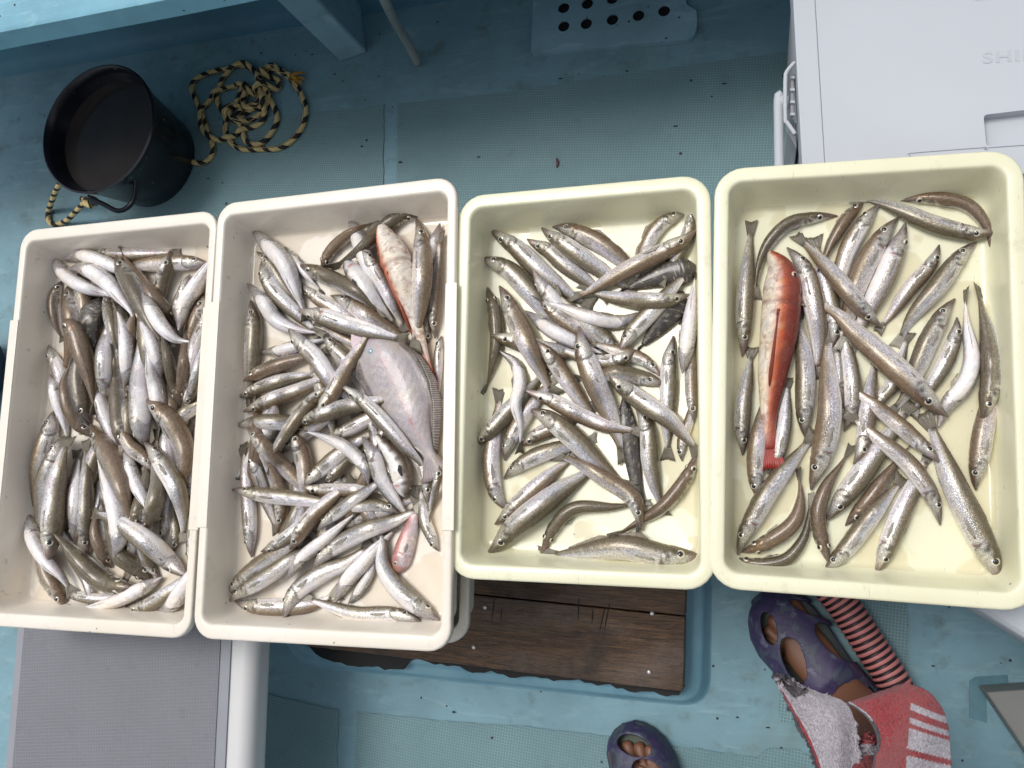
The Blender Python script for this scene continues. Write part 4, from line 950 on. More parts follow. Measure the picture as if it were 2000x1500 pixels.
        rgb = lerp([.55, .24, .22], [.74, .66, .66], sst(.45, -.15, c)); rgb = lerp(rgb, [.62, .28, .22], (1-sst(.08, .14, u))*.8); a = sst(.2, .9, np.sin(u*130+np.sin(th*9))*np.sin(th*12))
        rgb = lerp(rgb, [.50, .17, .17], a*sst(-.1, .5, c)*.45); gl = np.exp(-((u-.25)/.008)**2); rgb = lerp(rgb, [.4, .2, .2], gl*.6); rgb = rgb*(1+.05*nz[..., None]); met = np.full(u.shape, .2)
    return np.concatenate([np.clip(rgb, 0, 1), met[..., None]], -1)
def skin_mat(name, scale_amt, rough, coat, sc=.0017, mottle=None):
    k = N(name); vc = k.new('ShaderNodeVertexColor'); vc.layer_name = 'Col'; uvn = k.new('ShaderNodeUVMap')
    m = k.scale(uvn.outputs[0], (1/sc, 1/(sc*.8), 1)); v = k.new('ShaderNodeTexVoronoi'); v.inputs['Scale'].default_value = 1; v.inputs['Randomness'].default_value = .55; k.l(m, v.inputs['Vector'])
    e = k.ramp(v.outputs['Distance'], [(.25, 0), (.6, 1)]); oi = k.new('ShaderNodeObjectInfo')
    w = k.coord(); nn = k.noise(w, 60, 5, .6); fine = k.noise(w, 420, 3, .6)
    col = k.mix(k.math('MULTIPLY', k.math('MULTIPLY', e, scale_amt), k.ramp(vc.outputs['Alpha'], [(.0, .15), (.10, 1)])), vc.outputs['Color'], (.05, .04, .03))
    col = k.mix(k.ramp(nn, [(.45, .0), (.75, .14)]), col, (.22, .19, .16)); col = k.mix(k.ramp(fine, [(.60, 0), (.70, .14)]), col, (.90, .89, .88), 'MIX')
    if mottle: mo = k.noise(w, 75, 6, .7, dist=.6); col = k.mix(k.ramp(mo, [(.50, 0), (.62, .55)]), col, mottle)
    ir = k.noise(w, 26, 3, .5); col = k.mix(.9, col, k.ramp(ir, [(.30, (1.0, .93, .80)), (.45, (1, .98, .93)), (.58, (.93, .95, 1.0)), (.72, (1.0, .92, .93))]), 'MULTIPLY')
    hsv = k.new('ShaderNodeHueSaturation'); k.l(col, hsv.inputs['Color']); k.l(k.math('MULTIPLY_ADD', oi.outputs['Random'], .22, .95), hsv.inputs['Value'])
    k.l(vc.outputs['Alpha'], k.b.inputs['Metallic']); k.b.inputs['Coat Roughness'].default_value = .07; k.b.inputs['Coat IOR'].default_value = 1.4
    wet = k.noise(w, 170, 4, .6); b = k.bump(e, .35*scale_amt*2, .0005, k.bump(nn, .45, .003, k.bump(wet, .35, .0012))); rg = k.ramp(nn, [(.3, max(.1, rough-.1)), (.7, rough+.14)])
    return k.set(hsv.outputs[0], rg, None, b, coat)
SK = {'W': skin_mat('whiting_skin', .5, .24, .8), 'G': skin_mat('gurnard_skin', .12, .45, .3, mottle=(.22, .05, .025)), 'D': skin_mat('dragonet_skin', .1, .38, .7, mottle=(.09, .075, .05)), 'S': skin_mat('perch_skin', .12, .30, .7), 'B': skin_mat('bream_skin', .3, .30, .6, mottle=(.50, .26, .26))}
def fin_mat(name, c, a=.75):
    k = N(name); uvn = k.new('ShaderNodeUVMap'); s = k.new('ShaderNodeSeparateXYZ'); k.l(uvn.outputs[0], s.inputs[0])
    ray = k.math('MULTIPLY_ADD', k.math('SINE', k.math('MULTIPLY', s.outputs[1], 2*PI*13)), .5, .5); f = k.noise(k.coord(), 90, 4)
    col = k.mix(ray, tuple(x*.55 for x in c), tuple(min(1, x*1.35) for x in c)); col = k.mix(k.ramp(f, [(.45, 0), (.7, .6)]), col, tuple(x*.4 for x in c))
    al = k.math('MULTIPLY_ADD', ray, .25, a-.1)
    return k.set(col, .35, 0, k.bump(ray, .5, .0006), .3, Alpha=al)
FM = {'W': fin_mat('fin_olive', (.19, .165, .12), .86), 'P': fin_mat('fin_pale', (.50, .46, .38), .72), 'G': fin_mat('fin_red', (.34, .035, .022), .98), 'D': fin_mat('fin_dark', (.03, .026, .022), .95), 'K': fin_mat('fin_brown', (.20, .155, .10), .55),
      'GP': fin_mat('fin_red_rays', (.26, .045, .022), .98)}
def gloss(name, c, r=.12, metal=0): k = N(name); k.b.inputs['Coat Roughness'].default_value = .05; return k.set(c, r, metal, None, .8)
EYE = {'W': gloss('iris_silver', (.66, .62, .52), .2, .3), 'G': gloss('iris_rose', (.72, .50, .36), .2), 'D': gloss('iris_dark', (.09, .08, .07))}
PUP = gloss('pupil_black', (.003, .003, .004), .06)
def ball(c, ax, r, flat, seg=14, rings=8, half=True):
    """flattened dome: centre c, pole axis ax"""
    ax = np.array(ax)/np.linalg.norm(ax); ref = np.array([0, 0, 1.]) if abs(ax[2]) < .9 else np.array([1., 0, 0]); a = np.cross(ax, ref); a /= np.linalg.norm(a); b = np.cross(ax, a)
    V = [c+ax*r*flat]; tmax = PI*.62
    for i in range(1, rings+1):
        t = tmax*i/rings
        V += [c+ax*r*flat*math.cos(t)+(a*math.cos(p)+b*math.sin(p))*r*math.sin(t) for p in np.linspace(0, 2*PI, seg, endpoint=False)]
    Fc = [[0, 1+j, 1+(j+1) % seg] for j in range(seg)]
    for i in range(rings-1): Fc += [[1+i*seg+j, 1+(i+1)*seg+j, 1+(i+1)*seg+(j+1) % seg, 1+i*seg+(j+1) % seg] for j in range(seg)]
    Fc.append([1+(rings-1)*seg+j for j in range(seg)])
    return V, Fc
def finsheet(root, tip, thick, nrm, uvdir=None):
    """closed thin fin between a root curve and a tip curve (arrays of points); nrm: unit thickness direction(s)"""
    root, tip = np.array(root), np.array(tip); m = len(root); kk = 5; V, uv = [], []
    nrm = np.broadcast_to(nrm, root.shape)
    for s in (1, -1):
        for j in range(kk):
            t = j/(kk-1); th = thick*(1-.8*t)/2
            for i in range(m):
                wob = .0005*math.sin(i*2.2+t*2)*t
                V.append(root[i]*(1-t)+tip[i]*t+nrm[i]*(s*th+wob)); uv.append((t, i/(m-1)))
    q = kk*m; Fc = []
    for j in range(kk-1):
        for i in range(m-1):
            Fc.append([j*m+i, j*m+i+1, (j+1)*m+i+1, (j+1)*m+i]); Fc.append([q+j*m+i, q+(j+1)*m+i, q+(j+1)*m+i+1, q+j*m+i+1])
    bd = [i for i in range(m)]+[j*m+m-1 for j in range(1, kk)]+[(kk-1)*m+i for i in range(m-2, -1, -1)]+[j*m for j in range(kk-2, 0, -1)]
    for a, b in zip(bd, bd[1:]+bd[:1]): Fc.append([b, a, q+a, q+b])
    return V, Fc, uv
# ---- read the list
fl = []; cur = 0
for ln in FISH.strip().split('\n'):
    ln = ln.strip()
    if not ln: continue
    if ln.startswith('#T'): cur = int(ln.split()[1]); continue
    a, _, lm = ln.partition('|'); tk = a.split(); kind = tk[0][1:] or 'W'
    x0, y0, sc_ = REG[tk[1]]; dr = tk[2]; wz = float(tk[3])/sc_
    pts = [(x0+float(p.split(',')[0])/sc_, y0+float(p.split(',')[1])/sc_) for p in tk[4:]]
    i = 0
    while i < len(dr) and dr[i].isalpha(): i += 1
    nm, num = dr[:i], dr[i:]; 
    if nm == 'u': ang, dv = float(num or 8), (1, 0)
    elif nm == 'b': ang, dv = float(num or 172), (1, 0)
    else: ang, dv = float(num or 85), DIRS[nm]
    fl.append(dict(tray=cur, layer=int(tk[0][0]), kind=kind, ang=ang, dv=dv, w=wz, pts=pts, lm=lm.strip(), idx=len(fl)))
fl.sort(key=lambda f: (f['tray'], f['layer'], f['idx']))
TN = {1: 'leftmost tray', 2: 'second tray', 3: 'third tray', 4: 'rightmost tray'}
CELL = .0035
class Height:
    def __init__(s, tid):
        o, zf = TR[tid]; s.o = np.array([o.location.x-.30, o.location.y-.42]); s.z0 = zf+.003
        s.n = (int(.6/CELL), int(.84/CELL)); s.h = np.full(s.n, s.z0)
        s.c = np.array([o.location.x, o.location.y]); s.rz = o.rotation_euler.z
        sx, sy = ((.378, .625) if tid < 3 else (.335, .508)); s.hx, s.hy = sx/2-.019, sy/2-.025
    def ij(s, p): return np.clip(((p-s.o)/CELL).astype(int), 0, np.array(s.n)-1)
    def get(s, p): i = s.ij(p); return s.h[i[..., 0], i[..., 1]]
    def clampxy(s, p, r):
        c, sn = math.cos(s.rz), math.sin(s.rz); d = p-s.c; l = np.stack([d[..., 0]*c+d[..., 1]*sn, -d[..., 0]*sn+d[..., 1]*c], -1)
        l[..., 0] = np.clip(l[..., 0], -s.hx+r-.004, s.hx-r+.004); l[..., 1] = np.clip(l[..., 1], -s.hy+.0, s.hy-.0)
        return s.c+np.stack([l[..., 0]*c-l[..., 1]*sn, l[..., 0]*sn+l[..., 1]*c], -1)
def head_dir(d):
    a = math.degrees(math.atan2(d[1], d[0])) % 360
    return ['right', 'up-right', 'up', 'up-left', 'left', 'down-left', 'down', 'down-right'][int((a+22.5)//45) % 8]
def clampv(x, a, b): return max(a, min(b, x))
used = set(); HF = {t: Height(t) for t in (1, 2, 3, 4)}; NU, NV = 60, 24
for f in fl:
    K = f['kind']
    if K == 'F':
        H = HF[2]; zb_ = H.z0+.028; sp0 = spline([(725, 655), (742, 690), (765, 735), (785, 785), (808, 835), (830, 872), (846, 905), (856, 935)], 70)
        for i_ in range(70):
            hw_ = np.interp(i_/69, [0, .1, .3, .5, .7, .85, 1], [15, 45, 62, 55, 30, 14, 30])
            for q_ in np.linspace(-1, 1, 41):
                p_ = P(sp0[i_][0]-q_*hw_*.9, sp0[i_][1]+q_*hw_*.42, zb_); ii = H.ij(p_[:2]); H.h[ii[0], ii[1]] = max(H.h[ii[0], ii[1]], zb_+.004)
        continue
    H = HF[f['tray']]; rnd = np.random.default_rng(100+f['idx'])
    pf = PROF[K]; us = np.r_[np.linspace(0, .30, 37), np.linspace(.32, .885, 23)]; hu = np.interp(us, U0, pf[0]); wu = np.interp(us, U0, pf[1])
    MM = 60; pl_ = np.array(f['pts'], float); Lp = np.sum(np.linalg.norm(np.diff(pl_, axis=0), axis=1))
    if K == 'W' and Lp < 5.7*f['w']:                         # the tail runs on under its neighbours
        e_ = pl_[-1]-pl_[-2]; e_ /= np.linalg.norm(e_); pl_ = np.vstack([pl_, pl_[-1]+e_*min(5.7*f['w']-Lp, .6*Lp)])
    full = spline(pl_, MM); uf = np.linspace(0, 1, MM)
    ang = math.radians(f['ang'])
    z = np.full(MM, H.z0+.012); hF = np.interp(uf, U0, pf[0]); wF = np.interp(uf, U0, pf[1]); hF[uf > .885] = .12; wF[uf > .885] = .05
    for it in range(3):
        X = np.array([P(x, y, zz) for (x, y), zz in zip(full, z)]); mid = X[MM//3]
        rr = f['w']/2*pxm(*full[MM//3], mid[2])
        topw = math.sqrt((np.max(hF)*math.sin(ang))**2+(np.max(wF)*math.cos(ang))**2); Rr = rr/topw*((.82 if f['tray'] < 3 else .89) if K == 'W' else .93)
        if K == 'W': Rr = min(Rr, .025)
        av = np.sqrt((hF*math.cos(ang))**2+(wF*math.sin(ang))**2)*Rr*.86      # vertical half extent
        ah = np.sqrt((hF*math.sin(ang))**2+(wF*math.cos(ang))**2)*Rr
        XY = X[:, :2]; t = np.gradient(XY, axis=0); t /= np.linalg.norm(t, axis=1)[:, None]; nl = np.stack([-t[:, 1], t[:, 0]], 1)
        need = np.zeros(MM)
        for d in (-.75, -.4, 0, .4, .75):
            hh = H.get(XY+nl*ah[:, None]*d); hh = H.z0+(hh-H.z0)*.74
            need = np.maximum(need, hh+av*math.sqrt(1-d*d)*.92)
        need[uf > .9] = np.minimum(need[uf > .9], need[int(.88*MM)]+.004)
        zz = need.copy()
        for _ in range(14):
            sm = np.convolve(np.pad(zz, 2, 'edge'), np.array([1, 2, 2, 2, 1])/8, 'valid'); zz = np.maximum(need, sm)
        for _ in range(4): zz = np.convolve(np.pad(zz, 2, 'edge'), np.array([1, 2, 2, 2, 1])/8, 'valid')
        z = np.minimum(zz, H.z0+.062)
    X = np.array([P(x, y, q) for (x, y), q in zip(full, z)]); 
    cl_ = H.clampxy(X[:, :2].copy(), 0); dd = cl_-X[:, :2]; X[:, :2] += (dd.max(0)+dd.min(0))*.6; cl_ = H.clampxy(X[:, :2].copy(), 0)
    mx = .004; dd = cl_-X[:, :2]; X[:, :2] += dd
    for _ in range(2): X[1:-1, :2] = (X[:-2, :2]+2*X[1:-1, :2]+X[2:, :2])/4
    # stamp into the height field
    t3 = np.gradient(X, axis=0); L = np.sum(np.linalg.norm(np.diff(X, axis=0), axis=1)); t3 /= np.linalg.norm(t3, axis=1)[:, None]
    nl = np.stack([-t3[:, 1], t3[:, 0], np.zeros(MM)], 1); nl /= np.linalg.norm(nl, axis=1)[:, None]
    for i in range(MM):
        for d in np.linspace(-.95, .95, 13):
            p = X[i, :2]+nl[i, :2]*ah[i]*d; top = X[i, 2]+av[i]*math.sqrt(1-d*d); ii = H.ij(p); H.h[ii[0], ii[1]] = max(H.h[ii[0], ii[1]], top)
    # frames
    dv = np.array([f['dv'][0], f['dv'][1], 0.]); dv /= np.linalg.norm(dv)
    m3 = MM//3; sgn = 1 if (nl[m3]@dv) >= 0 else -1
    up = np.cross(t3, nl); up *= np.sign(up[:, 2:3])
    Dv = up*math.cos(ang)+nl*sgn*math.sin(ang); Lv = np.cross(t3, Dv)
    def at(u, A): return np.stack([np.interp(u, uf, A[:, k]) for k in range(3)], -1)
    C = at(us, X); Db = at(us, Dv); Lb = at(us, Lv)
    th = np.linspace(0, 2*PI, NV, endpoint=False); ct, st = np.cos(th), np.sin(th)
    # slightly sharper back and fuller belly
    hh = hu*Rr; ww = wu*Rr
    off = -.06*hh if K == 'W' else 0*hh
    up_s = 1.0
    ctm = np.sign(ct)*np.abs(ct)**.92
    headlow = -.28*np.exp(-(us/.06)**1.2)*Rr if K in 'WG' else 0*us      # the mouth sits low
    V = C[:, None]+Db[:, None]*((off+headlow)[:, None, None]+hh[:, None, None]*ctm[None, :, None])+Lb[:, None]*(ww[:, None, None]*st[None, :, None])
    uu = np.broadcast_to(us[:, None], (NU, NV)); cc = np.broadcast_to(ct[None], (NU, NV)); tt = np.broadcast_to(th[None], (NU, NV))
    pass                              # gill cover step
    U2 = us[:, None]+.05*(ct**2)[None, :]; sq = 1+.05*sst(.13, .21, U2)*(1-sst(.228, .244, U2))-.035*np.exp(-((U2-.25)/.008)**2)
    V = C[:, None]+(V-C[:, None])*sq[:, :, None]
    col = bodycolor(K, uu, cc, tt, rnd, f['ang'] < 45, f['ang'] > 125).reshape(-1, 4)
    uv = np.stack([uu*L, tt/(2*PI)*2*PI*Rr*.8], -1).reshape(-1, 2)
    Fc = [[i*NV+j, i*NV+(j+1) % NV, (i+1)*NV+(j+1) % NV, (i+1)*NV+j] for i in range(NU-1) for j in range(NV)]
    nose = V[0].mean(0)-t3[0]*.10*Rr; endp = V[-1].mean(0)
    VV = np.vstack([V.reshape(-1, 3), nose, endp]); col = np.vstack([col, col[:NV].mean(0), col[-NV:].mean(0)]); uv = np.vstack([uv, [0, 0], [L, 0]])
    nb = NU*NV; Fc += [[nb, (j+1) % NV, j] for j in range(NV)]+[[nb+1, (NU-1)*NV+j, (NU-1)*NV+(j+1) % NV] for j in range(NV)]
    name = {'W': 'whiting', 'G': 'gurnard', 'D': 'dragonet', 'S': 'sand_perch', 'B': 'sea_bream'}[K]
    c0 = X[m3]; root = empty(name, (c0[0], c0[1], c0[2]-av[m3]))
    mesh('body', VV, Fc, SK[K], root, col=col, uv=uv)
    # tail fin
    iu = np.linspace(.865, 1.0, 2); b0 = at(np.array([.862]), X)[0]; D0 = at(np.array([.862]), Dv)[0]; L0 = at(np.array([.862]), Lv)[0]; T0 = at(np.array([.862]), t3)[0]
    e1 = X[-1]; ln_ = np.linalg.norm(e1-b0); tv = (e1-b0)/ln_
    spread = {'W': .75+.35*rnd.random(), 'G': .90, 'D': .22, 'S': .6, 'B': .8}[K]*Rr; q = np.linspace(-1, 1, 13)
    Dt = D0; 
    # a fin standing on edge folds over a little
    Dt = D0*math.cos(.5 if abs(D0[2]) > .7 else .15)+L0*math.sin(.5 if abs(D0[2]) > .7 else .15)
    fork = {'W': .12, 'G': .12, 'D': -.5, 'S': .06, 'B': .35}[K]
    rt_ = [b0+D0*(hu[-1]*Rr*.95*s) for s in q]; tp_ = [b0+tv*ln_*(.86+fork*(abs(s)-.55)+.03*math.sin(s*21+rnd.random()))+Dt*s*spread for s in q]
    fm = {'G': 'G', 'D': 'D', 'S': 'K'}.get(K, 'W' if rnd.random() < .8 else 'P')
    v_, f_, u_ = finsheet(rt_, tp_, .0014, L0); mesh('tail_fin', v_, f_, FM[fm], root, uv=u_)
    # dorsal fin
    fins = any(w_ in f['lm'] for w_ in ('fins raised', 'bristling', 'largest, alone'))
    def strip(u0, u1, hgt, side, mat, nm_, lean=.0, m=16):
        uq = np.linspace(u0, u1, m); c_ = at(uq, X); d_ = at(uq, Dv)*side; l_ = at(uq, Lv); h_ = np.interp(uq, U0, pf[0])*Rr; t_ = at(uq, t3)
        k_ = (uq-u0)/(u1-u0); hp = np.minimum(1, 6*k_)*(1-.75*k_)*hgt*Rr*(1+.06*np.sin(np.arange(m)*2.4))
        r_ = c_+d_*(h_*(.93 if side > 0 else 1.0))[:, None]; w_ = (d_*math.cos(lean)+l_*math.sin(lean))
        tp = r_+w_*(hp)[:, None]+t_*(hp*.9)[:, None]; v_, f_, u_ = finsheet(r_, tp, .0009, l_); mesh(nm_, v_, f_, mat, root, uv=u_)
    if f['ang'] < 150:
        g = 1.15 if fins else .42
        dm = FM['G'] if K == 'G' else FM['D'] if K == 'D' else FM['K']
        strip(.33, .50, (.45 if fins else .20)*g, 1, dm, 'dorsal_fin', .5); strip(.54, .80, .14*g*(2 if fins else 1), 1, dm, 'dorsal_fin', .5)
    if f['ang'] > 50 and K == 'W' and f['layer'] > 1: strip(.55, .79, .16, -1, FM['P'], 'anal_fin', -.6)
    # pectoral fins on the sides that face up
    sides = [s for s in (1, -1) if Lv[m3][2]*s > .12 or f['ang'] > 150 or f['ang'] < 20 or K == 'G']
    for s in sides:
        u_p = .275; c_ = at(np.array([u_p]), X)[0]; d_ = at(np.array([u_p]), Dv)[0]; l_ = at(np.array([u_p]), Lv)[0]*s; t_ = at(np.array([u_p]), t3)[0]
        th0 = math.radians(102); hp, wp = np.interp(u_p, U0, pf[0])*Rr, np.interp(u_p, U0, pf[1])*Rr
        b_ = c_+d_*hp*math.cos(th0)+l_*wp*math.sin(th0)*.985; o_ = l_*math.sin(th0)+d_*math.cos(th0)*.6; o_ /= np.linalg.norm(o_)
        if K == 'G': ln2, sp, flr = .34*L, .20*Rr, .06
        elif K == 'D': ln2, sp, flr = .12*L, .35*Rr, .5
        elif K == 'S': ln2, sp, flr = .11*L, .26*Rr, .30
        else: ln2, sp, flr = .12*L, .20*Rr, .03
        q = np.linspace(-1, 1, 9); cr = np.cross(t_, o_); cr /= np.linalg.norm(cr)
        if cr@d_ < 0: cr = -cr
        sink = np.linspace(0, 1, 9)
        rt_ = [b_+cr*s_*.07*Rr+o_*.0006 for s_ in q]; endc = at(np.array([u_p+ln2/L]), X)[0]; hp2, wp2 = np.interp(u_p+ln2/L, U0, pf[0])*Rr, np.interp(u_p+ln2/L, U0, pf[1])*Rr
        eb = endc+at(np.array([u_p+ln2/L]), Dv)[0]*hp2*math.cos(th0)+at(np.array([u_p+ln2/L]), Lv)[0]*s*wp2*math.sin(th0)+o_*(.0012+flr*Rr*.3)
        tp_ = [eb+cr*s_*sp-(-t_*(-abs(s_)**2)*ln2*.55)-o_*(abs(s_)**2*.08*Rr) for s_ in q]
        v_, f_, u_ = finsheet(rt_, tp_, .0009, o_); mesh('pectoral_fin', v_, f_, FM['GP'] if K == 'G' else FM['D'] if K in 'DS' else FM['P'], root, uv=u_)
    # eyes
    ue = {'W': .135, 'G': .135, 'D': .12, 'S': .11, 'B': .12}[K]; te = math.radians({'W': 60, 'G': 52, 'D': 38, 'S': 50, 'B': 66}[K]); re = {'W': .34, 'G': .20, 'D': .13, 'S': .16, 'B': .21}[K]*Rr
    if K == 'W': re = clampv(re, .0040, .0064)
    for s in (1, -1):
        c_ = at(np.array([ue]), X)[0]; d_ = at(np.array([ue]), Dv)[0]; l_ = at(np.array([ue]), Lv)[0]*s
        hp, wp = np.interp(ue, U0, pf[0])*Rr, np.interp(ue, U0, pf[1])*Rr
        n_ = d_*math.cos(te)*wp+l_*math.sin(te)*hp; n_ /= np.linalg.norm(n_); 
        if n_[2] < .05: continue
        hl_ = (-.28*math.exp(-(ue/.06)**1.2)*Rr if K in 'WG' else 0)+(-.06*hp if K == 'W' else 0)
        b_ = c_+d_*(hp*math.cos(te)+hl_)+l_*wp*math.sin(te)-n_*re*.12
        v_, f_ = ball(b_, n_, re, .36); eo = mesh('eye', v_, f_, EYE.get(K, EYE['W']), root)
        v_, f_ = ball(b_+n_*re*.19, n_, re*.66, .50, 12, 6); po = mesh('pupil', v_, f_, PUP, eo, origin=(0, 0, 0)); po.location = Vector(root.location)*-1
    # words
    hd = X[0]-X[20]; dirw = head_dir((full[0][0]-full[20][0], -(full[0][1]-full[20][1])))
    if K == 'W': look = 'olive-backed whiting' if f['ang'] < 45 else 'white-bellied whiting' if f['ang'] > 125 else 'silver whiting'
    else: look = {'G': 'gurnard', 'D': 'dragonet', 'S': 'sand perch', 'B': 'sea bream'}[K]
    c_, s_ = math.cos(H.rz), math.sin(H.rz); d_ = X[0, :2]-H.c; lx = d_[0]*c_+d_[1]*s_; ly = -d_[0]*s_+d_[1]*c_
    pxx = int(round((lx/(2*H.hx)+.5)*100)); pyy = int(round((.5-ly/(2*H.hy))*100)); pxx = int(clampv(pxx, 1, 99)); pyy = int(clampv(pyy, 1, 99))
    lm = f['lm'] or f'snout {pxx}% across, {pyy}% down'
    lab = f'{look}, snout {dirw}, {lm}, {TN[f["tray"]]}'
    if len(lab.split()) > 16: lab = f'{look}, {lm}, {TN[f["tray"]]}'
    if lab in used: lab = f'{look}, snout {dirw}, tip {pxx}% across and {pyy}% down the {TN[f["tray"]]}'
    used.add(lab); tag(root, lab, 'fish', 'fish lying in the trays')
# ---- the flounder, blind side up
fd = [f for f in fl if f['kind'] == 'F'][0]; H = HF[2]
sp = np.array([(725, 655), (742, 690), (765, 735), (785, 785), (808, 835), (830, 872), (846, 905), (856, 935)], float)
FU = np.linspace(0, 1, 40); S2 = spline(sp, 40)
hwL = np.interp(FU, [0, .03, .10, .22, .40, .55, .68, .78, .83, .86, 1], [6, 30, 52, 62, 60, 48, 33, 18, 13, 16, 34])      # towards lower-left
hwR = np.interp(FU, [0, .03, .10, .22, .40, .55, .68, .78, .83, .86, 1], [6, 24, 46, 64, 66, 56, 38, 20, 13, 15, 30])
tt_ = np.gradient(S2, axis=0); tt_ /= np.linalg.norm(tt_, axis=1)[:, None]; n2 = np.stack([-tt_[:, 1], tt_[:, 0]], 1)
NW = 25; V, Cc, uv = [], [], []
base = H.z0+.022
for side in (1, -1):
    for i in range(40):
        for j in range(NW):
            q = -1+2*j/(NW-1); hw = hwL[i] if q > 0 else hwR[i]
            body = .84 if FU[i] < .8 else 1; p = S2[i]+n2[i]*q*hw
            thick = .0085*max(0, 1-(abs(q)/.80)**2.4)*(math.sin(min(1, FU[i]/.16)*PI/2))*(1-sst(.55, .86, FU[i]))+.0007
            z = base+side*thick+.008*(1-q*q)*.5+(.002*math.sin(q*9+FU[i]*8) if abs(q) > .78 else 0)-.006*FU[i]
            V.append(P(p[0], p[1], z))
            blind = np.array([.50, .455, .455]); band = .5+.5*math.sin(abs(q)*34-FU[i]*30*0+abs(q)*6)
            col = blind*(1-.0*q); zig = math.sin(FU[i]*95+abs(q)*16)*(1 if .12 < abs(q) < .55 and .15 < FU[i] < .72 else 0)
            col = col*(1+.15*zig); col = col+np.array([.05, -.05, -.06])*math.exp(-(q/.07)**2)
            if abs(q) > .76 and FU[i] > .12: col = np.array([.17, .14, .12])*(1+.25*math.sin(FU[i]*200))
            if FU[i] > .86: col = np.array([.34, .29, .28])*(1+.25*math.sin(j*2.6))
            g = math.exp(-((FU[i]-.17)/.012)**2)*(1 if -.1 < q < .55 else 0); col = col*(1-.45*g)+np.array([.5, .25, .25])*.45*g
            g = math.exp(-((FU[i]-.60)/.015)**2)*math.exp(-((q-.0)/.08)**2); col = col*(1-g)+np.array([.35, .05, .05])*g
            if FU[i] < .045: col = np.array([.46, .37, .39])
            if side < 0: col = np.array([.12, .09, .06])
            Cc.append((*np.clip(col, 0, 1), .06)); uv.append((FU[i]*.2, q*.05))
q0 = 40*NW; Fc = []
for i in range(39):
    for j in range(NW-1):
        Fc.append([i*NW+j, (i+1)*NW+j, (i+1)*NW+j+1, i*NW+j+1]); Fc.append([q0+i*NW+j, q0+i*NW+j+1, q0+(i+1)*NW+j+1, q0+(i+1)*NW+j])
bd = list(range(NW))+[i*NW+NW-1 for i in range(1, 40)]+[39*NW+j for j in range(NW-2, -1, -1)]+[i*NW for i in range(38, 0, -1)]
for a, b in zip(bd, bd[1:]+bd[:1]): Fc.append([a, b, q0+b, q0+a])
fo = empty('flounder', tuple(P(775, 790, base-.01))); mesh('body', V, Fc, skin_mat('flounder_skin', .25, .40, .5, .003, (.36, .32, .34)), fo, col=Cc, uv=uv)
b_ = P(724, 686, base+.0095); v_, f_ = ball(b_, (0, 0, 1), .004, .4); mesh('blind_bump', v_, f_, gloss('eye_blue', (.25, .36, .42)), fo)
iq = range(7, 33); rt_ = [P(*(S2[i]-n2[i]*hwR[i]*.97), base+.004) for i in iq]; tp_ = [P(*(S2[i]-n2[i]*(hwR[i]+15*math.sin(PI*min(1, (i-6)/14.)*.5)*(1 if i < 26 else (34-i)/8))+tt_[i]*7), base-.002) for i in iq]
v_, f_, u_ = finsheet(rt_, tp_, .0012, np.array([0, 0, 1.])); u_ = [(a, b*3.3) for a, b in u_]; mesh('fringe_fin', v_, f_, fin_mat('fin_grey', (.24, .21, .19), .9), fo, uv=u_)
jp = [(686, 636), (712, 628), (716, 650), (722, 672), (706, 678), (690, 690), (684, 668)]
V, Fc = prism(ppoly(rounded(jp, 4, 4), base+.004), base-.002, base+.003); mesh('gill_flap', V, Fc, plain('mauve_skin', (.44, .30, .34), .4, .2, 60, coat=.3), fo, bevel=.0012, smooth=False)
tag(fo, 'large flounder with its pale underside up in the second tray', 'fish', 'fish lying in the trays')
# ================================================================== PERSON (legs and sandalled feet)
skin = N('skin_tan'); w = skin.coord(); f = skin.noise(w, 35, 5); skin.b.inputs['Subsurface Weight'].default_value = .08
skin.b.inputs['Subsurface Radius'].default_value = (.01, .004, .002); skin.set(skin.mix(f, (.15, .066, .038), (.24, .112, .066)), .5, 0, skin.bump(skin.noise(w, 260, 3), .15, .0006))
class Foot:
    def __init__(s, toe, dirpx, L=.275, mir=1):
        a = P(*toe, .03)[:2]; b = P(toe[0]+dirpx[0]*100, toe[1]+dirpx[1]*100, .03)[:2]; d = (a-b)/np.linalg.norm(a-b)
        s.toe = a; s.f = d; s.s = np.array([-d[1], d[0]])*mir; s.L = L
    def w(s, x, y, z):       # x from heel 0 to toe 1 (fraction), y metres to the big-toe side, z
        p = s.toe-s.f*s.L*(1-x)+s.s*y; return np.array([p[0], p[1], z])
fa = Foot((1487, 1172), (.66, .75), mir=-1); fb = Foot((1226, 1420), (.30, .954), mir=1)
verts, edges, rad = [], [], []
def vx(p, r, link=None):
    verts.append(tuple(p)); rad.append(r); i = len(verts)-1
    if link is not None: edges.append((link, i))
    return i
ka, kb = fa.w(.24, 0, .5), fb.w(.24, 0, .5)
hipc = (ka+kb)/2; hipc[1] -= .16; hipc[2] = .90
pel = vx(hipc, (.13, .10))
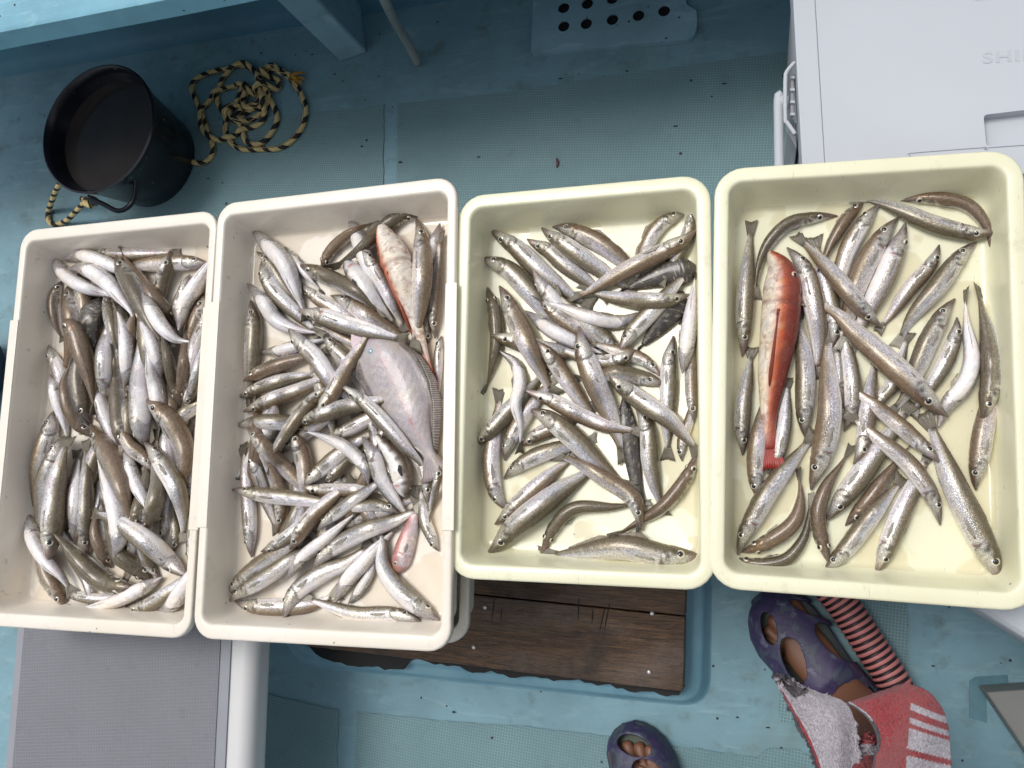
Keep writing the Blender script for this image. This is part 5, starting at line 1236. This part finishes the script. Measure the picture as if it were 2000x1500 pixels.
for ft, kn in ((fa, ka), (fb, kb)):
    hs = np.array([hipc[0]+(.10 if ft is fa else -.10), hipc[1], .84]); h = vx(hs, (.092, .092), pel)
    th_ = vx((hs+kn)/2+np.array([0, -.01, 0]), (.078, .078), h); k_ = vx(kn+np.array([0, -.02, 0]), (.058, .058), th_)
    c_ = vx(ft.w(.20, 0, .34), (.054, .056), k_); a0 = vx(ft.w(.22, 0, .16), (.036, .038), c_); an = vx(ft.w(.27, 0, .088), (.033, .034), a0)
    vx(ft.w(.10, 0, .050), (.028, .030), an); m1 = vx(ft.w(.48, 0, .050), (.036, .022), an); m2 = vx(ft.w(.66, .002, .038), (.041, .015), m1)
    for yy, xe, r_ in ((.029, .93, .0145), (.010, .935, .0115), (-.007, .91, .011), (-.022, .88, .0105), (-.034, .84, .0095)):
        t1_ = vx(ft.w(.79, yy*.95, .030), (r_*1.05, r_*1.05), m2); vx(ft.w(xe, yy*1.1, .025), (r_, r_*.9), t1_)
me = bpy.data.meshes.new('person'); o0 = np.array([hipc[0], hipc[1], 0]); me.from_pydata([tuple(np.array(v)-o0) for v in verts], edges, []); me.update()
pe = bpy.data.objects.new('person', me); SC.collection.objects.link(pe); pe.location = o0
sk = pe.modifiers.new('skin', 'SKIN'); sk.use_smooth_shade = True
for i, r_ in enumerate(rad): me.skin_vertices[0].data[i].radius = r_
me.skin_vertices[0].data[0].use_root = True
ss = pe.modifiers.new('sub', 'SUBSURF'); ss.levels = ss.render_levels = 2; me.materials.append(skin.m)
tag(pe, 'person standing in purple marbled sandals, bare feet and shins', 'person')
# sandals
sm = N('marbled_foam'); w = sm.coord(); a1 = sm.noise(w, 30, 5, .6, dist=.5); a2 = sm.noise(w, 60, 4, .6, dist=.4)
c1 = sm.ramp(a1, [(.30, (.025, .03, .045)), (.43, (.055, .066, .10)), (.50, (.028, .024, .075)), (.60, (.05, .032, .095)), (.72, (.06, .07, .105))])
c1 = sm.mix(sm.ramp(a2, [(.60, 0), (.70, .6)]), c1, (.17, .185, .24)); sm.set(c1, .55, 0, sm.bump(a2, .1, .001))
sole = plain('sole_grey', (.035, .045, .06), .6)
insole = plain('insole_green', (.075, .095, .075), .7)
def sandal(ft, holes, label=None):
    xs = [0, .04, .12, .25, .40, .55, .68, .78, .87, .94, .98, 1.0]; wi = [.012, .026, .034, .036, .036, .042, .048, .050, .047, .037, .024, .008]; wo = [.012, .026, .034, .036, .038, .046, .052, .053, .046, .033, .020, .008]
    def ol(g): return [ft.w(.5+(x-.5)*(1+g*8), a+g, 0)[:2] for x, a in zip(xs, wi)]+[ft.w(.5+(x-.5)*(1+g*8), -a-g, 0)[:2] for x, a in list(zip(xs, wo))[::-1]]
    pr = ccw([tuple(p) for p in ol(.003)]); rt_ = mesh('sandal', *prism(pr, .004, .020), sole, pe, smooth=False, bevel=.004)
    V, Fc = prism(ccw([tuple(p) for p in ol(-.004)]), .0195, .0225); mesh('insole', V, Fc, insole, rt_, smooth=False, origin=tuple(pe.location))
    NS, NT = 170, 120; V = []
    for i in range(NS+1):
        x = .22+.80*i/NS; xx = min(x, 1.0)
        a = np.interp(xx, xs, wi)+.004; b = np.interp(xx, xs, wo)+.004; top = np.interp(x, [.22, .35, .5, .65, .8, .92, .98, 1.02], [.040, .074, .090, .080, .066, .054, .040, .018])
        for j in range(NT+1):
            t = PI*j/NT; y = math.cos(t); y = (a if y > 0 else b)*np.sign(y)*abs(y)**.75; z = .012+(top-.012)*math.sin(t)**.7
            V.append(ft.w(x, y, z))
    Vn = np.array(V); keep = []
    # project to the picture plane of the photograph only to find the cut-outs' real places
    def inh(p):
        for (hx, hy), a, b, (dx, dy) in holes:
            c = P(hx, hy, p[2])[:2]; e = P(hx+dx*10, hy+dy*10, p[2])[:2]; d = (e-c)/np.linalg.norm(e-c); s_ = pxm(hx, hy, p[2])
            r = p[:2]-c; u_, v_ = r@d, r@np.array([-d[1], d[0]])
            if (u_/(a*s_))**2+(v_/(b*s_))**2 < 1: return True
        return False
    flag = [inh(p) for p in Vn]; Fc = []
    for i in range(NS):
        for j in range(NT):
            q = [i*(NT+1)+j, i*(NT+1)+j+1, (i+1)*(NT+1)+j+1, (i+1)*(NT+1)+j]
            if sum(flag[k] for k in q) >= 2: continue
            x = .22+.80*i/NS
            if x < .34 and 20 < j < NT-20: continue
            Fc.append(q)
    o = mesh('upper', V, Fc, sm.m, rt_, origin=tuple(pe.location)); so_ = o.modifiers.new('solid', 'SOLIDIFY'); so_.thickness = .0045; so_.offset = -1
    o.modifiers.new('smooth', 'SMOOTH').iterations = 10; o.modifiers.move(1, 0)
    return rt_
sa = sandal(fa, [((1503, 1228), 31, 13, (.28, .96)), ((1551, 1290), 45, 19, (.38, .92)), ((1630, 1256), 50, 21, (.72, .69)), ((1585, 1192), 44, 12, (.93, .36)), ((1680, 1382), 58, 38, (.7, .7))])
sb = sandal(fb, [((1238, 1455), 34, 19, (.96, .27)), ((1184, 1497), 34, 11, (.12, .99)), ((1268, 1512), 34, 24, (.8, .5))])
# shorts
def ringtube(name, cs, rs, mat):
    V, Fc, _ = tube(cs, np.array(rs), 28, cap=False); o = mesh(name, V, Fc, mat, pe); m_ = o.modifiers.new('s', 'SOLIDIFY'); m_.thickness = .004; return o
cloth = plain('shorts_navy', (.02, .025, .04), .85, .2, 60)
for kn, hx in ((ka, .10), (kb, -.10)):
    hs = np.array([hipc[0]+hx, hipc[1], .86]); k2 = kn+np.array([0, -.02, .06]); ringtube('shorts', [k2, k2+(hs-k2)*.5, hs, hs+np.array([-hx*.4, 0, .08])], [.088, .10, .118, .12], cloth)
# towel
tm = N('terry_towel'); vc = tm.new('ShaderNodeVertexColor'); vc.layer_name = 'Col'; w = tm.coord(); a1 = tm.noise(w, 420, 4, .7); a2 = tm.noise(w, 130, 4, .7)
c1 = tm.mix(tm.ramp(a1, [(.40, .42), (.58, 0)]), vc.outputs['Color'], (.10, .06, .07)); tm.b.inputs['Sheen Weight'].default_value = .3
tm.set(c1, .95, 0, tm.bump(a1, .9, .003, tm.bump(a2, .7, .006)))
tw = empty('towel', tuple(P(1760, 1500, .45)))
RED, WHT, NAV = (.42, .018, .028), (.62, .58, .64), (.030, .028, .045)
def patch(name, left, right, zf, colf, fold, m=110):
    A = spline(left, m); B_ = spline(right, m); V, Cc = [], []
    for i in range(m):
        for j in range(m):
            s_ = j/(m-1); v_ = i/(m-1); p = A[i]*(1-s_)+B_[i]*s_
            z = zf(s_, v_)+fold(s_, v_)+rng.normal(0, .0007)
            V.append(P(p[0]+rng.normal(0, .35), p[1]+rng.normal(0, .35), z)); Cc.append((*colf(s_, v_, p), 1))
    Fc = [[i*m+j, (i+1)*m+j, (i+1)*m+j+1, i*m+j+1] for i in range(m-1) for j in range(m-1)]
    o = mesh(name, V, Fc, tm.m, tw, col=Cc); so_ = o.modifiers.new('solid', 'SOLIDIFY'); so_.thickness = .004; so_.offset = -1; return o
def cw(s, v, p):
    if s < .035+.02*math.sin(v*30)*.3 or v < .02: return NAV
    if s < .085: return RED if v > .02 else NAV
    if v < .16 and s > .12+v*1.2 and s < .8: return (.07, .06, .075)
    return WHT
patch('white_fold', [(1511, 1318), (1532, 1365), (1556, 1412), (1580, 1460), (1602, 1520), (1640, 1650)], [(1530, 1322), (1600, 1352), (1650, 1372), (1672, 1415), (1678, 1480), (1700, 1650)],
      lambda s, v: .34+.16*v, cw, lambda s, v: .018*math.sin(s*PI)*(.3+v)+.006*math.sin(s*9+v*6))
def cr(s, v, p):
    x, y = p
    if s < .03: return NAV
    if s < .06 and v < .4: return WHT if v < .2 else NAV
    yy = y-(x-1775)*.45*max(0, 1-(y-1370)/260); x0 = 1779-(y-1370)*.07 if y < 1460 else 1770
    if x > x0 and (1371 < yy < 1385 or 1400 < yy < 1412 or 1421 < yy < 1463 or 1476 < yy < 1560): return WHT
    return RED
patch('red_fold', [(1652, 1372), (1690, 1400), (1712, 1440), (1704, 1490), (1690, 1540), (1680, 1650)], [(1768, 1333), (1815, 1352), (1848, 1400), (1857, 1470), (1860, 1540), (1870, 1650)],
      lambda s, v: .40+.17*v, cr, lambda s, v: .030*math.sin(s*PI)**.7*(1 if v > .04 else v/.04)+.008*math.sin(s*7+v*9))
def cs_(s, v, p):
    return RED if math.sin(v*26+s*2) > -.1 else WHT
patch('striped_fold', [(1690, 1432), (1668, 1462), (1645, 1500), (1630, 1560), (1625, 1650)], [(1712, 1440), (1716, 1465), (1712, 1510), (1706, 1560), (1706, 1650)],
      lambda s, v: .38+.15*v, cs_, lambda s, v: .014*math.sin(s*PI)+.004*math.sin(v*26))
tag(tw, 'red and white striped terry towel with a dark edge, hanging at bottom right', 'towel')
